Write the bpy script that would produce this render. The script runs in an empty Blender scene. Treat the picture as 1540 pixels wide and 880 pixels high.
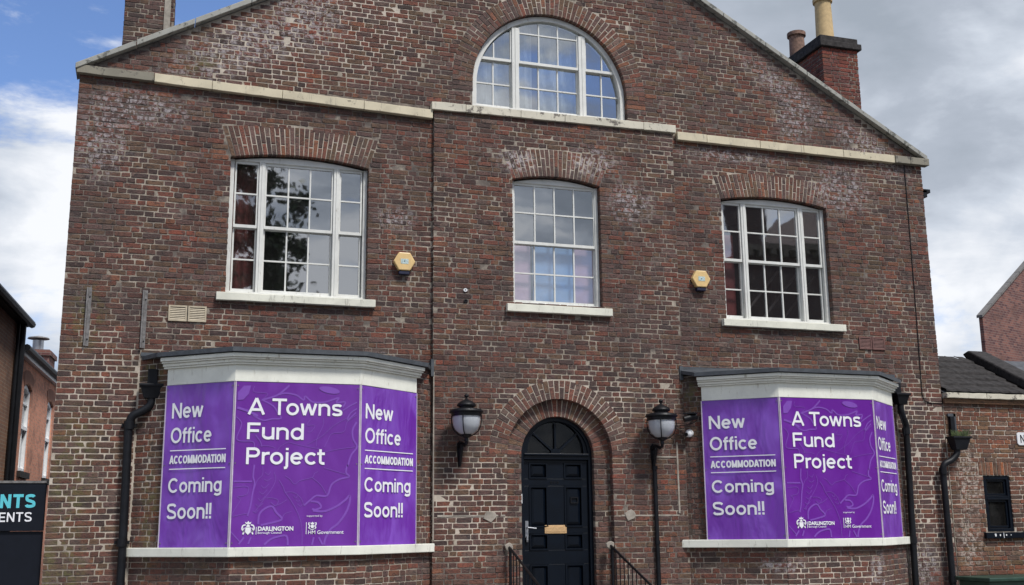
import bpy, bmesh, math, random
from math import sin, cos, pi, radians, sqrt, atan2
from mathutils import Vector, Matrix
random.seed(11)
rnd = random.uniform
C = bpy.context.scene.collection
SC = bpy.context.scene

# ------------------------------------------------------------------ camera, sky, sun, exposure
CAM = Vector((-5.556, -14.928, 1.6))
YAW, PITCH, ROLL = 0.3153, 0.2086, -0.0104
fw = Vector((sin(YAW)*cos(PITCH), cos(YAW)*cos(PITCH), sin(PITCH)))
rt = Vector((cos(YAW), -sin(YAW), 0.0)); up = rt.cross(fw)
r2 = rt*cos(ROLL) + up*sin(ROLL); u2 = -rt*sin(ROLL) + up*cos(ROLL)
cd = bpy.data.cameras.new('camera'); cam = bpy.data.objects.new('camera', cd); C.objects.link(cam)
m = Matrix((r2, u2, -fw)).transposed().to_4x4(); m.translation = CAM
cam.matrix_world = m
cd.sensor_width = 36; cd.lens = 36*1670.4/1540; cd.clip_end = 2000; cd.clip_start = 0.1
SC.camera = cam
SC.render.resolution_x = 1024; SC.render.resolution_y = 585

SUN_EL, SUN_AZ = radians(56), radians(24)      # azimuth measured from straight in front of the wall (-Y) towards +X
sun_dir = Vector((sin(SUN_AZ)*cos(SUN_EL), -cos(SUN_AZ)*cos(SUN_EL), sin(SUN_EL)))
sl = bpy.data.lights.new('sun', 'SUN'); sl.energy = 3.15; sl.angle = radians(10); sl.color = (1.0, 0.97, 0.93)
so = bpy.data.objects.new('sun', sl); C.objects.link(so)
so.rotation_euler = sun_dir.to_track_quat('Z', 'Y').to_euler(); so.location = (0, -20, 30)

SC.view_settings.view_transform = 'Standard'; SC.view_settings.look = 'None'
SC.view_settings.exposure = 0.30; SC.view_settings.gamma = 1

# ------------------------------------------------------------------ node helpers
def mat(name):
    M = bpy.data.materials.new(name); M.use_nodes = True; nt = M.node_tree; nt.nodes.clear()
    out = nt.nodes.new('ShaderNodeOutputMaterial'); b = nt.nodes.new('ShaderNodeBsdfPrincipled')
    nt.links.new(b.outputs[0], out.inputs[0]); return M, nt, b, out
def N(nt, t, ins=None, **kw):
    n = nt.nodes.new(t)
    for k, v in kw.items(): setattr(n, k, v)
    for k, v in (ins or {}).items():
        s = n.inputs[k]
        if isinstance(v, bpy.types.NodeSocket): nt.links.new(v, s)
        else: s.default_value = v
    return n
def ramp(nt, fac, stops, interp='LINEAR'):
    r = nt.nodes.new('ShaderNodeValToRGB'); r.color_ramp.interpolation = interp
    els = r.color_ramp.elements
    while len(els) < len(stops): els.new(0.5)
    for e, (p, c) in zip(els, stops):
        e.position = p; e.color = (c if len(c) == 4 else (*c, 1)) if hasattr(c, '__len__') else (c, c, c, 1)
    nt.links.new(fac, r.inputs[0]); return r.outputs[0]
def mixc(nt, f, a, b, blend='MIX'):
    n = nt.nodes.new('ShaderNodeMix'); n.data_type = 'RGBA'; n.blend_type = blend
    for i, v in ((0, f), (6, a), (7, b)):
        s = n.inputs[i]
        if isinstance(v, bpy.types.NodeSocket): nt.links.new(v, s)
        else: s.default_value = v if i == 0 or len(v) == 4 else (*v, 1)
    return n.outputs[2]
def mth(nt, op, a, b=0.0, c=0.0, clamp=False):
    n = nt.nodes.new('ShaderNodeMath'); n.operation = op; n.use_clamp = clamp
    for i, v in enumerate((a, b, c)):
        if isinstance(v, bpy.types.NodeSocket): nt.links.new(v, n.inputs[i])
        else: n.inputs[i].default_value = v
    return n.outputs[0]
def noise(nt, vec, scale, detail=4, rough=0.6, dist=0.0):
    return N(nt, 'ShaderNodeTexNoise', {'Vector': vec, 'Scale': scale, 'Detail': detail, 'Roughness': rough, 'Distortion': dist}).outputs[0]
def wpos(nt): return N(nt, 'ShaderNodeNewGeometry').outputs['Position']
def sc_vec(nt, v, s):
    return N(nt, 'ShaderNodeVectorMath', {0: v, 1: s}, operation='MULTIPLY').outputs[0]
def maprange(nt, v, a, b, c=0.0, d=1.0, interp='SMOOTHSTEP'):
    return N(nt, 'ShaderNodeMapRange', {0: v, 1: a, 2: b, 3: c, 4: d}, interpolation_type=interp).outputs[0]
def bump(nt, b, h, strength=0.4, dist=0.01):
    n = N(nt, 'ShaderNodeBump', {'Height': h, 'Strength': strength, 'Distance': dist})
    nt.links.new(n.outputs[0], b.inputs['Normal'])

def simple(name, col, rough=0.6, metal=0.0, var=0.12, nscale=9.0, bmp=0.0, dirt=None, spec=0.5):
    M, nt, b, _ = mat(name); p = wpos(nt)
    n1 = noise(nt, p, nscale, 5, 0.65)
    lo = tuple(max(0, c*(1-var*2)) for c in col); hi = tuple(min(1, c*(1+var)) for c in col)
    c = ramp(nt, n1, [(0.3, lo), (0.7, hi)])
    if dirt:
        n2 = noise(nt, sc_vec(nt, p, (6, 6, 1.6)), 3.0, 6, 0.7)
        c = mixc(nt, maprange(nt, n2, dirt[1], dirt[1]+0.16), c, dirt[0])
    nt.links.new(c, b.inputs['Base Color']); b.inputs['Roughness'].default_value = rough
    b.inputs['Metallic'].default_value = metal; b.inputs['Specular IOR Level'].default_value = spec
    if bmp: bump(nt, b, noise(nt, p, nscale*6, 5, 0.7), bmp, 0.004)
    return M

# ------------------------------------------------------------------ world: Nishita sky with a broken cloud deck
world = bpy.data.worlds.new('World'); SC.world = world; world.use_nodes = True
nt = world.node_tree; nt.nodes.clear()
wo = nt.nodes.new('ShaderNodeOutputWorld')
sky = N(nt, 'ShaderNodeTexSky'); sky.sky_type = 'NISHITA'; sky.sun_disc = False
sky.sun_elevation = SUN_EL; sky.sun_rotation = pi - SUN_AZ; sky.air_density = 1.0; sky.dust_density = 0.4; sky.ozone_density = 2.0
skyc = mixc(nt, 1.0, sky.outputs[0], (0.92, 1.0, 1.22), 'MULTIPLY')
bg1 = N(nt, 'ShaderNodeBackground', {'Color': skyc, 'Strength': 0.115})
tc = N(nt, 'ShaderNodeTexCoord').outputs['Generated']
sep = N(nt, 'ShaderNodeSeparateXYZ', {0: tc})
azx = mth(nt, 'DIVIDE', sep.outputs[0], mth(nt, 'MAXIMUM', mth(nt, 'ABSOLUTE', sep.outputs[1]), 0.25))   # tan of azimuth from the wall normal
v = sc_vec(nt, tc, (1.0, 1.0, 1.9))
n1 = noise(nt, v, 3.1, 9, 0.60, 0.25); n2 = noise(nt, sc_vec(nt, tc, (1.0, 1.0, 2.6)), 7.0, 8, 0.62, 0.3)
nn = mth(nt, 'ADD', mth(nt, 'MULTIPLY', n1, 0.66), mth(nt, 'MULTIPLY', n2, 0.34))
# a clear gap high on the left (x < -0.1), a solid overcast bank to the right, broken elsewhere
front = maprange(nt, sep.outputs[1], -0.1, 0.3)
gap = mth(nt, 'MULTIPLY', maprange(nt, azx, -0.42, 0.10, 1.0, 0.0), maprange(nt, sep.outputs[2], 0.26, 0.40))
gap = mth(nt, 'MULTIPLY', gap, front)
bank = mth(nt, 'MULTIPLY', maprange(nt, azx, 0.25, 0.75), front)
dens = mth(nt, 'ADD', mth(nt, 'SUBTRACT', nn, mth(nt, 'MULTIPLY', gap, 0.185)), mth(nt, 'MULTIPLY', mth(nt, 'MULTIPLY', bank, maprange(nt, sep.outputs[2], 0.16, 0.34, 0.10, 1.0)), 0.16))
dens = mth(nt, 'ADD', dens, mth(nt, 'MULTIPLY', maprange(nt, sep.outputs[2], 0.32, 0.0), 0.09))
dens = mth(nt, 'ADD', dens, mth(nt, 'MULTIPLY', mth(nt, 'SUBTRACT', 1.0, front), 0.02))
cov = maprange(nt, dens, 0.42, 0.53)
shade = noise(nt, sc_vec(nt, tc, (1, 1, 1.4)), 3.6, 7, 0.5, 0.2)
shade = mth(nt, 'SUBTRACT', shade, mth(nt, 'MULTIPLY', maprange(nt, sep.outputs[2], 0.22, 0.5), mth(nt, 'MULTIPLY', bank, 0.10)))
shade = mth(nt, 'ADD', shade, mth(nt, 'MULTIPLY', mth(nt, 'SUBTRACT', 1.0, bank), 0.055))
shade = mth(nt, 'ADD', shade, mth(nt, 'MULTIPLY', maprange(nt, sep.outputs[2], 0.34, 0.16), mth(nt, 'MULTIPLY', bank, 0.045)))
shade = mth(nt, 'ADD', mth(nt, 'MULTIPLY', mth(nt, 'SUBTRACT', shade, 0.55), 1.35), 0.55)
shade = mth(nt, 'ADD', shade, mth(nt, 'MULTIPLY', mth(nt, 'SUBTRACT', n2, 0.48), mth(nt, 'ADD', 0.35, mth(nt, 'MULTIPLY', mth(nt, 'SUBTRACT', 1.0, front), 0.9))))
ccol = ramp(nt, shade, [(0.34, (0.33, 0.375, 0.44)), (0.48, (0.41, 0.455, 0.53)), (0.58, (0.56, 0.61, 0.69)), (0.70, (0.84, 0.86, 0.90))])
bg2 = N(nt, 'ShaderNodeBackground', {'Color': ccol, 'Strength': 0.92})
mx = N(nt, 'ShaderNodeMixShader', {0: cov, 1: bg1.outputs[0], 2: bg2.outputs[0]})
nt.links.new(mx.outputs[0], wo.inputs[0])

# ------------------------------------------------------------------ materials
def patch_mask(nt, p, patches):
    acc = None
    for (x, z, rx, rz, ang) in patches:
        d = N(nt, 'ShaderNodeVectorMath', {0: p, 1: (x, 0, z)}, operation='SUBTRACT').outputs[0]
        r = N(nt, 'ShaderNodeVectorRotate', {'Vector': d, 'Axis': (0, 1, 0), 'Angle': radians(ang)}, rotation_type='AXIS_ANGLE').outputs[0]
        s = sc_vec(nt, r, (1/rx, 0.0, 1/rz))
        l = N(nt, 'ShaderNodeVectorMath', {0: s}, operation='LENGTH').outputs['Value']
        m_ = maprange(nt, l, 1.15, 0.25)
        acc = m_ if acc is None else mth(nt, 'MAXIMUM', acc, m_)
    return acc
SALT = [(-4.55, 8.25, 1.5, 0.42, 28), (-3.75, 8.95, 0.6, 0.8, 20), (-5.95, 7.15, 0.85, 0.34, 0), (-6.35, 6.65, 0.4, 0.6, 0), (4.1, 8.55, 1.2, 0.26, -32),
        (5.0, 6.95, 0.7, 0.5, 0), (4.2, 8.1, 0.45, 0.5, 0), (5.95, 1.0, 0.4, 0.42, 0), (7.0, 2.3, 0.3, 0.75, 0), (6.9, 1.3, 0.3, 0.5, 0), (4.5, 0.85, 0.22, 0.4, 0),
        (-0.6, 6.9, 0.4, 0.2, 0), (3.0, 7.35, 1.1, 0.12, 0), (1.2, 6.4, 0.45, 0.4, 0), (3.0, 1.05, 0.35, 0.12, 0), (5.6, 7.7, 1.0, 0.3, -30), (-2.6, 3.9, 0.3, 0.1, 0), (-2.4, 5.9, 0.35, 0.2, 0), (0.6, 7.0, 0.5, 0.3, 0)]
MOSS = [(-6.45, 2.3, 0.35, 1.1, 0), (-6.5, 1.2, 0.4, 0.7, 0), (-5.55, 3.6, 0.25, 0.35, 0), (2.05, 3.5, 0.2, 0.3, 0), (-5.5, 1.8, 0.16, 0.8, 0), (-6.4, 4.3, 0.3, 0.6, 0), (-5.2, 7.9, 0.4, 0.15, 20)]
BRICK_STOPS = [(0.0, (.034, .031, .035)), (0.09, (.048, .040, .042)), (0.11, (.082, .052, .050)), (0.28, (.096, .055, .048)), (0.30, (.115, .050, .040)), (0.48, (.125, .058, .046)),
               (0.50, (.098, .062, .060)), (0.64, (.112, .072, .070)), (0.66, (.110, .074, .048)), (0.78, (.130, .086, .056)), (0.80, (.155, .054, .040)), (0.90, (.180, .060, .042)),
               (0.91, (.215, .088, .050)), (0.95, (.190, .080, .048)), (0.96, (.130, .095, .085)), (1.0, (.115, .090, .080))]
def brick_mat(name, per_object, hue=None, val=1.0):
    M, nt, b, _ = mat(name); p = wpos(nt)
    g = N(nt, 'ShaderNodeNewGeometry')
    r = N(nt, 'ShaderNodeObjectInfo').outputs['Random'] if per_object else g.outputs['Random Per Island']
    zone = noise(nt, p, 0.8, 4, 0.6)
    rr = mth(nt, 'FRACT', mth(nt, 'ADD', mth(nt, 'MULTIPLY', r, 0.86), mth(nt, 'MULTIPLY', zone, 0.45)))
    c = ramp(nt, rr, BRICK_STOPS)
    c = mixc(nt, 0.36, c, (.114, .061, .046))
    wn = N(nt, 'ShaderNodeTexWhiteNoise', {'W': mth(nt, 'MULTIPLY', r, 917.0)}, noise_dimensions='1D').outputs[0]
    c = mixc(nt, 1.0, c, N(nt, 'ShaderNodeCombineColor', {0: maprange(nt, wn, 0, 1, 0.78, 1.22, 'LINEAR'), 1: maprange(nt, wn, 0, 1, 0.79, 1.21, 'LINEAR'), 2: maprange(nt, wn, 0, 1, 0.80, 1.2, 'LINEAR')}).outputs[0], 'MULTIPLY')
    # blotches inside one brick
    m1 = noise(nt, sc_vec(nt, p, (1, 1, 1.8)), 16, 5, 0.7)
    c = mixc(nt, mth(nt, 'MULTIPLY', maprange(nt, m1, 0.47, 0.66), 0.8), c, (.036, .031, .031))
    m2 = noise(nt, sc_vec(nt, p, (1, 1, 2.2)), 24, 6, 0.8)
    c = mixc(nt, mth(nt, 'MULTIPLY', maprange(nt, m2, 0.56, 0.75), 0.65), c, (.20, .165, .145))
    m4 = noise(nt, sc_vec(nt, p, (1, 1, 2.4)), 34, 5, 0.8)
    c = mixc(nt, mth(nt, 'MULTIPLY', maprange(nt, m4, 0.57, 0.70), 0.50), c, (.27, .225, .19))
    m5 = noise(nt, p, 52, 3, 0.8)
    c = mixc(nt, mth(nt, 'MULTIPLY', maprange(nt, m5, 0.55, 0.66), 0.65), c, (.028, .024, .024))
    hz = noise(nt, sc_vec(nt, p, (1, 1, 1.6)), 0.7, 5, 0.65)
    c = mixc(nt, maprange(nt, hz, 0.56, 0.68, 0, 0.55), c, mixc(nt, 1.0, c, (1.55, 0.95, 0.78), 'MULTIPLY'))
    c = mixc(nt, maprange(nt, hz, 0.44, 0.34, 0, 0.7), c, mixc(nt, 1.0, c, (0.88, 0.98, 0.90), 'MULTIPLY'))
    stv = noise(nt, sc_vec(nt, p, (3.0, 3.0, 0.35)), 1.4, 5, 0.65)
    c = mixc(nt, maprange(nt, stv, 0.55, 0.70, 0, 0.5), c, (.045, .038, .036))
    # broad soot
    soot = noise(nt, p, 0.55, 5, 0.6)
    c = mixc(nt, mth(nt, 'MULTIPLY', maprange(nt, soot, 0.50, 0.72), 0.5), c, (.060, .050, .050))
    sm = patch_mask(nt, p, SALT); sn = noise(nt, p, 13, 6, 0.75)
    lowsalt = maprange(nt, noise(nt, p, 1.6, 5, 0.7), 0.58, 0.74, 0.0, 0.30)
    fac = mth(nt, 'MULTIPLY', mth(nt, 'ADD', mth(nt, 'MULTIPLY', sm, 1.25), lowsalt), maprange(nt, sn, 0.46, 0.62), 0, True)
    c = mixc(nt, mth(nt, 'MINIMUM', fac, 0.85), c, (.31, .285, .295))
    mm = patch_mask(nt, p, MOSS)
    c = mixc(nt, mth(nt, 'MULTIPLY', mm, maprange(nt, noise(nt, p, 7, 5, 0.7), 0.42, 0.62, 0, 0.72)), c, (.105, .100, .042))
    c = mixc(nt, 1.0, c, (1.17, 1.14, 1.11), 'MULTIPLY')
    if hue: c = mixc(nt, 1.0, c, hue, 'MULTIPLY')
    nt.links.new(c, b.inputs['Base Color']); b.inputs['Roughness'].default_value = 0.92; b.inputs['Specular IOR Level'].default_value = 0.25
    h = mth(nt, 'ADD', mth(nt, 'MULTIPLY', noise(nt, p, 22, 5, 0.7), 1.0), mth(nt, 'MULTIPLY', noise(nt, p, 60, 4, 0.75), 0.8))
    bump(nt, b, h, 0.9, 0.014)
    return M
M_BRICK1 = brick_mat('brick_single', True); M_BRICK = brick_mat('brick_many', False)
M_BRICK_OUT = brick_mat('brick_outbuilding', False, (1.25, 1.18, 1.02)); M_BRICK_OUT1 = brick_mat('brick_outbuilding_single', True, (1.25, 1.18, 1.02))
M_BRICK_RED = brick_mat('brick_red_chimney', False, (1.35, 0.85, 0.80))
M_BRICK_ARCH = brick_mat('brick_arch', True, (1.2, 1.2, 1.18)); M_BRICK_ARCHM = brick_mat('brick_arch_many', False, (1.2, 1.2, 1.18))
M_BRICK_SOLD = brick_mat('brick_soldier', True, (1.5, 1.25, 0.95))

def mortar_mat():
    M, nt, b, _ = mat('mortar'); p = wpos(nt)
    reg = noise(nt, p, 0.75, 4, 0.6); fine = noise(nt, p, 5.0, 6, 0.7)
    s = mth(nt, 'ADD', mth(nt, 'MULTIPLY', reg, 0.5), mth(nt, 'MULTIPLY', fine, 0.5))
    s = mth(nt, 'ADD', s, maprange(nt, patch_mask(nt, p, [(-3.5, 8.5, 2.2, 1.2, 20), (-6.0, 2.5, 1.1, 2.6, 0), (-1.4, 1.9, 0.9, 1.0, 0), (7.5, 2.5, 1.6, 2.0, 0), (-3.8, 0.8, 2.2, 0.5, 0), (3.8, 0.8, 2.2, 0.5, 0), (6.2, 2.4, 0.6, 2, 0), (-3.75, 6.9, 1.4, .3, 0), (3.7, 6.9, 1.4, .3, 0), (0, 6.95, 1.1, .3, 0), (0, 3.3, 1.3, .65, 0), (0, 9.0, 2.0, 1.2, 0)]), 0, 1, 0, 0.16))
    c = ramp(nt, s, [(0.39, (.065, .052, .047)), (0.49, (.15, .125, .106)), (0.575, (.32, .275, .22)), (0.68, (.50, .435, .36))])
    nt.links.new(c, b.inputs['Base Color']); b.inputs['Roughness'].default_value = 0.95
    bump(nt, b, noise(nt, p, 60, 5, 0.7), 0.7, 0.006)
    return M
M_MORTAR = mortar_mat()
M_SCAR = simple('cement_repair', (.33, .295, .25), 0.95, var=0.2, bmp=0.6)

def paint_stone(name, col, under, thr=0.60):
    M, nt, b, _ = mat(name); p = wpos(nt)
    n1 = noise(nt, p, 7, 7, 0.75); n2 = noise(nt, sc_vec(nt, p, (5, 5, 1.2)), 3.5, 6, 0.7)
    c = mixc(nt, maprange(nt, noise(nt, p, 2.2, 5, 0.6), 0.35, 0.7), col, tuple(x*0.84 for x in col))
    c = mixc(nt, mth(nt, 'MULTIPLY', maprange(nt, n2, 0.56, 0.70), 0.55), c, (.20, .185, .15))
    c = mixc(nt, maprange(nt, n1, thr, thr+0.045), c, under)
    nt.links.new(c, b.inputs['Base Color']); b.inputs['Roughness'].default_value = 0.75
    h = mth(nt, 'SUBTRACT', mth(nt, 'MULTIPLY', noise(nt, p, 30, 5, 0.7), 0.4), maprange(nt, n1, thr, thr+0.03))
    bump(nt, b, h, 0.5, 0.006)
    return M
M_BAND = paint_stone('cream_painted_stone', (.60, .53, .38), (.20, .17, .13), 0.625)
M_BANDWORN = paint_stone('flaking_cream_stone', (.60, .56, .45), (.15, .13, .11), 0.565)
M_GREYSTONE = paint_stone('weathered_grey_stone', (.235, .215, .165), (.10, .09, .075), 0.56)
M_COPING = paint_stone('lichened_coping_stone', (.33, .325, .29), (.11, .11, .095), 0.555)
M_SILL = paint_stone('painted_sill', (.74, .73, .62), (.16, .14, .115), 0.645)
M_SILLW = paint_stone('white_bay_sill', (.78, .78, .69), (.36, .36, .30), 0.68)
M_WOOD = simple('white_window_paint', (.68, .68, .64), 0.45, var=0.06, nscale=5, dirt=((.36, .33, .27), 0.58), bmp=0.25)
M_FASCIA = simple('cream_fascia_paint', (.80, .80, .71), 0.45, var=0.06, nscale=3, dirt=((.46, .43, .34), 0.57), bmp=0.2)
M_LEAD = simple('dark_lead', (.060, .068, .078), 0.6, var=0.2, bmp=0.4)
M_BLACK = simple('black_gloss_iron', (.006, .006, .008), 0.42, var=0.2, nscale=14, bmp=0.3, spec=0.3)
M_PIPE = simple('black_pipe_paint', (.007, .008, .011), 0.5, var=0.3, nscale=6, bmp=0.3, dirt=((.03, .03, .028), 0.68), spec=0.28)
M_DOOR = simple('midnight_blue_door_paint', (.0022, .0048, .0100), 0.36, var=0.15, nscale=4, bmp=0.05, spec=0.22)
M_BRASS = simple('worn_brass', (.62, .40, .20), 0.5, metal=0.25, var=0.12, nscale=40, bmp=0.3)
M_STEEL = simple('brushed_steel', (.40, .41, .43), 0.35, metal=0.8, var=0.1)
M_STRAP = simple('galvanised_strap', (.20, .19, .185), 0.6, metal=0.3, var=0.25, nscale=20)
M_SLATE = simple('roof_slate', (.075, .078, .088), 0.7, var=0.3, bmp=0.4)
M_TILE = simple('dark_roof_tile', (.040, .036, .035), 0.85, var=0.35, nscale=14, bmp=0.6, dirt=((.11, .10, .08), 0.67), spec=0.25)
M_PINK = simple('pink_ridge_tile', (.34, .20, .165), 0.8, var=0.15, bmp=0.4)
M_WHITE = simple('white_plastic', (.72, .73, .74), 0.4, var=0.03)
M_VENT = simple('cream_plastic_vent', (.46, .39, .28), 0.55, var=0.12, dirt=((.25, .22, .16), 0.64))
M_VENTR = simple('terracotta_vent', (.15, .07, .06), 0.7, var=0.15)
M_ALARM = simple('yellowed_alarm_plastic', (.72, .50, .22), 0.4, var=0.07, nscale=12)
M_ALARMD = simple('dark_blue_alarm_base', (.012, .014, .04), 0.4)
M_LABEL = simple('pale_blue_alarm_label', (.50, .62, .60), 0.5, var=0.25, nscale=60)
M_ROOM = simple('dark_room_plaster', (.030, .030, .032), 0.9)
M_CURT_RED = simple('dull_red_shutter', (.20, .035, .035), 0.7, var=0.15)
M_CURT_BROWN = simple('dark_maroon_curtain', (.17, .040, .040), 0.9, var=0.2, nscale=30)
M_CURT_GREY = simple('pale_net_curtain', (.34, .37, .40), 0.9, var=0.12)
M_LILAC = simple('lilac_blind', (.56, .36, .46), 0.8, var=0.1, nscale=2)
M_BLUEB = simple('pale_blue_blind', (.20, .36, .64), 0.8, var=0.1, nscale=2)
M_RAIL = simple('stair_rail_wood', (.12, .10, .10), 0.6)
M_STONEP = simple('paving_stone', (.26, .25, .23), 0.85, var=0.15, nscale=3, bmp=0.4)
M_ASPH = simple('asphalt', (.055, .055, .057), 0.9, var=0.2, nscale=30, bmp=0.6)
M_GREEN = simple('dark_green_box_paint', (.018, .050, .034), 0.45, var=0.2)
M_PLANT = simple('grassy_weed', (.07, .10, .028), 0.7, var=0.4, nscale=40)
M_BUFF = simple('buff_chimney_pot', (.50, .36, .18), 0.8, var=0.12, nscale=12, bmp=0.3, dirt=((.24, .17, .10), 0.66))
M_REDPOT = simple('weathered_clay_pot', (.22, .13, .095), 0.85, var=0.3, nscale=16, bmp=0.4)
M_RENDER = simple('pinkish_brick_render', (.34, .165, .11), 0.9, var=0.1, nscale=7, bmp=0.3)
M_SASHB = simple('background_sash_paint', (.85, .86, .87), 0.5, var=0.04)
M_BARK = simple('tree_bark', (.07, .055, .04), 0.9, bmp=0.5)
M_LEAF = simple('tree_leaf', (.045, .07, .022), 0.6, var=0.5, nscale=3)
M_SAND = simple('sandstone_dressing', (.22, .18, .13), 0.9, var=0.2, bmp=0.3)

def globe_mat():
    M, nt, b, _ = mat('opal_lamp_glass'); b.inputs['Base Color'].default_value = (.42, .44, .47, 1)
    b.inputs['Roughness'].default_value = 0.14; b.inputs['Subsurface Weight'].default_value = 0.15; b.inputs['Subsurface Radius'].default_value = (.05, .05, .05); return M
M_GLOBE = globe_mat()
def glass_mat(name, tint, refl):
    M = bpy.data.materials.new(name); M.use_nodes = True; nt = M.node_tree; nt.nodes.clear()
    out = nt.nodes.new('ShaderNodeOutputMaterial'); p = wpos(nt)
    gl = N(nt, 'ShaderNodeBsdfGlossy', {'Color': (0.93, 0.96, 1.0, 1), 'Roughness': 0.02})
    tr = N(nt, 'ShaderNodeBsdfTransparent', {'Color': (*tint, 1)})
    bp = N(nt, 'ShaderNodeBump', {'Height': noise(nt, p, 2.3, 2, 0.5), 'Strength': 0.012, 'Distance': 0.05})
    nt.links.new(bp.outputs[0], gl.inputs['Normal'])
    fr = N(nt, 'ShaderNodeLayerWeight', {'Blend': 0.5}).outputs['Facing']
    f = mth(nt, 'ADD', mth(nt, 'MULTIPLY', mth(nt, 'POWER', fr, 3.0), 0.3), refl, 0, True)
    frontf = mth(nt, 'SUBTRACT', 1.0, N(nt, 'ShaderNodeNewGeometry').outputs['Backfacing'])     # one reflecting surface per pane
    f = mth(nt, 'MULTIPLY', f, frontf)
    mx = N(nt, 'ShaderNodeMixShader', {0: f, 1: tr.outputs[0], 2: gl.outputs[0]})
    df = N(nt, 'ShaderNodeBsdfDiffuse', {'Color': (.35, .35, .33, 1)})
    d = mth(nt, 'MULTIPLY', maprange(nt, noise(nt, p, 6, 6, 0.7), 0.5, 0.8, 0.015, 0.07), frontf)
    m2 = N(nt, 'ShaderNodeMixShader', {0: d, 1: mx.outputs[0], 2: df.outputs[0]})
    nt.links.new(m2.outputs[0], out.inputs[0]); return M
M_GLASS = glass_mat('old_window_glass', (.96, .98, .98), 0.35)
M_GLASSD = glass_mat('dark_window_glass', (.5, .5, .5), 0.02)

def vinyl(name, col, lite, wr):
    M, nt, b, _ = mat(name); p = wpos(nt)
    n = noise(nt, sc_vec(nt, p, (1.0, 1.0, 0.5)), 3.0, 3, 0.5, 0.6)
    c = mixc(nt, maprange(nt, n, 0.4, 0.7), col, lite)
    nt.links.new(c, b.inputs['Base Color']); b.inputs['Roughness'].default_value = 0.30; b.inputs['Specular IOR Level'].default_value = 0.6
    bump(nt, b, noise(nt, sc_vec(nt, p, (1, 1, 0.35)), 3.2, 3, 0.5, 0.5), wr, 0.05)
    return M
M_VIN = vinyl('purple_board_print', (.130, .014, .28), (.155, .026, .33), 0.12)
M_VINS = vinyl('violet_vinyl_sheet', (.150, .026, .36), (.21, .07, .49), 0.9)  # lighter streaks paint sky reflections into the violet
M_PRINT = simple('white_lettering', (.80, .80, .83), 0.45, var=0.01)
M_ART = simple('lilac_line_print', (.20, .065, .42), 0.45, var=0.05)
M_TRIM = simple('white_board_trim', (.55, .48, .58), 0.4, var=0.1)
M_HOARD = simple('dark_navy_hoarding', (.006, .008, .014), 0.5, var=0.1, spec=0.2)
M_TEAL = simple('turquoise_lettering', (.10, .52, .60), 0.5, var=0.02)

def flat_brick(name, c1, c2, mo, scale=1.0, rotx=True):
    M, nt, b, _ = mat(name)
    g = N(nt, 'ShaderNodeTexCoord').outputs['Object']
    s = N(nt, 'ShaderNodeSeparateXYZ', {0: g})
    u = mth(nt, 'ADD', s.outputs[0], s.outputs[1])
    vec = N(nt, 'ShaderNodeCombineXYZ', {0: u, 1: s.outputs[2]}).outputs[0]
    t = N(nt, 'ShaderNodeTexBrick', {'Vector': vec, 'Color1': (*c1, 1), 'Color2': (*c2, 1), 'Mortar': (*mo, 1), 'Scale': scale, 'Mortar Size': 0.008, 'Mortar Smooth': 0.3, 'Brick Width': 0.225, 'Row Height': 0.075, 'Bias': -0.1})
    c = mixc(nt, maprange(nt, noise(nt, g, 1.5, 5, 0.7), 0.45, 0.7, 0, 0.6), t.outputs[0], (.10, .05, .04))
    c = mixc(nt, maprange(nt, noise(nt, sc_vec(nt, g, (1, 1, 3)), 5, 2, 0.7), 0.5, 0.7, 0, 0.5), c, (.20, .12, .10))
    nt.links.new(c, b.inputs['Base Color']); b.inputs['Roughness'].default_value = 0.95
    bump(nt, b, t.outputs[1], -0.6, 0.01); return M
M_FBRICK = flat_brick('distant_brick', (.085, .032, .034), (.24, .10, .075), (.20, .15, .13))
M_FBRICKB = flat_brick('side_wall_brick', (.10, .055, .045), (.07, .045, .045), (.20, .17, .14))

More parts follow.
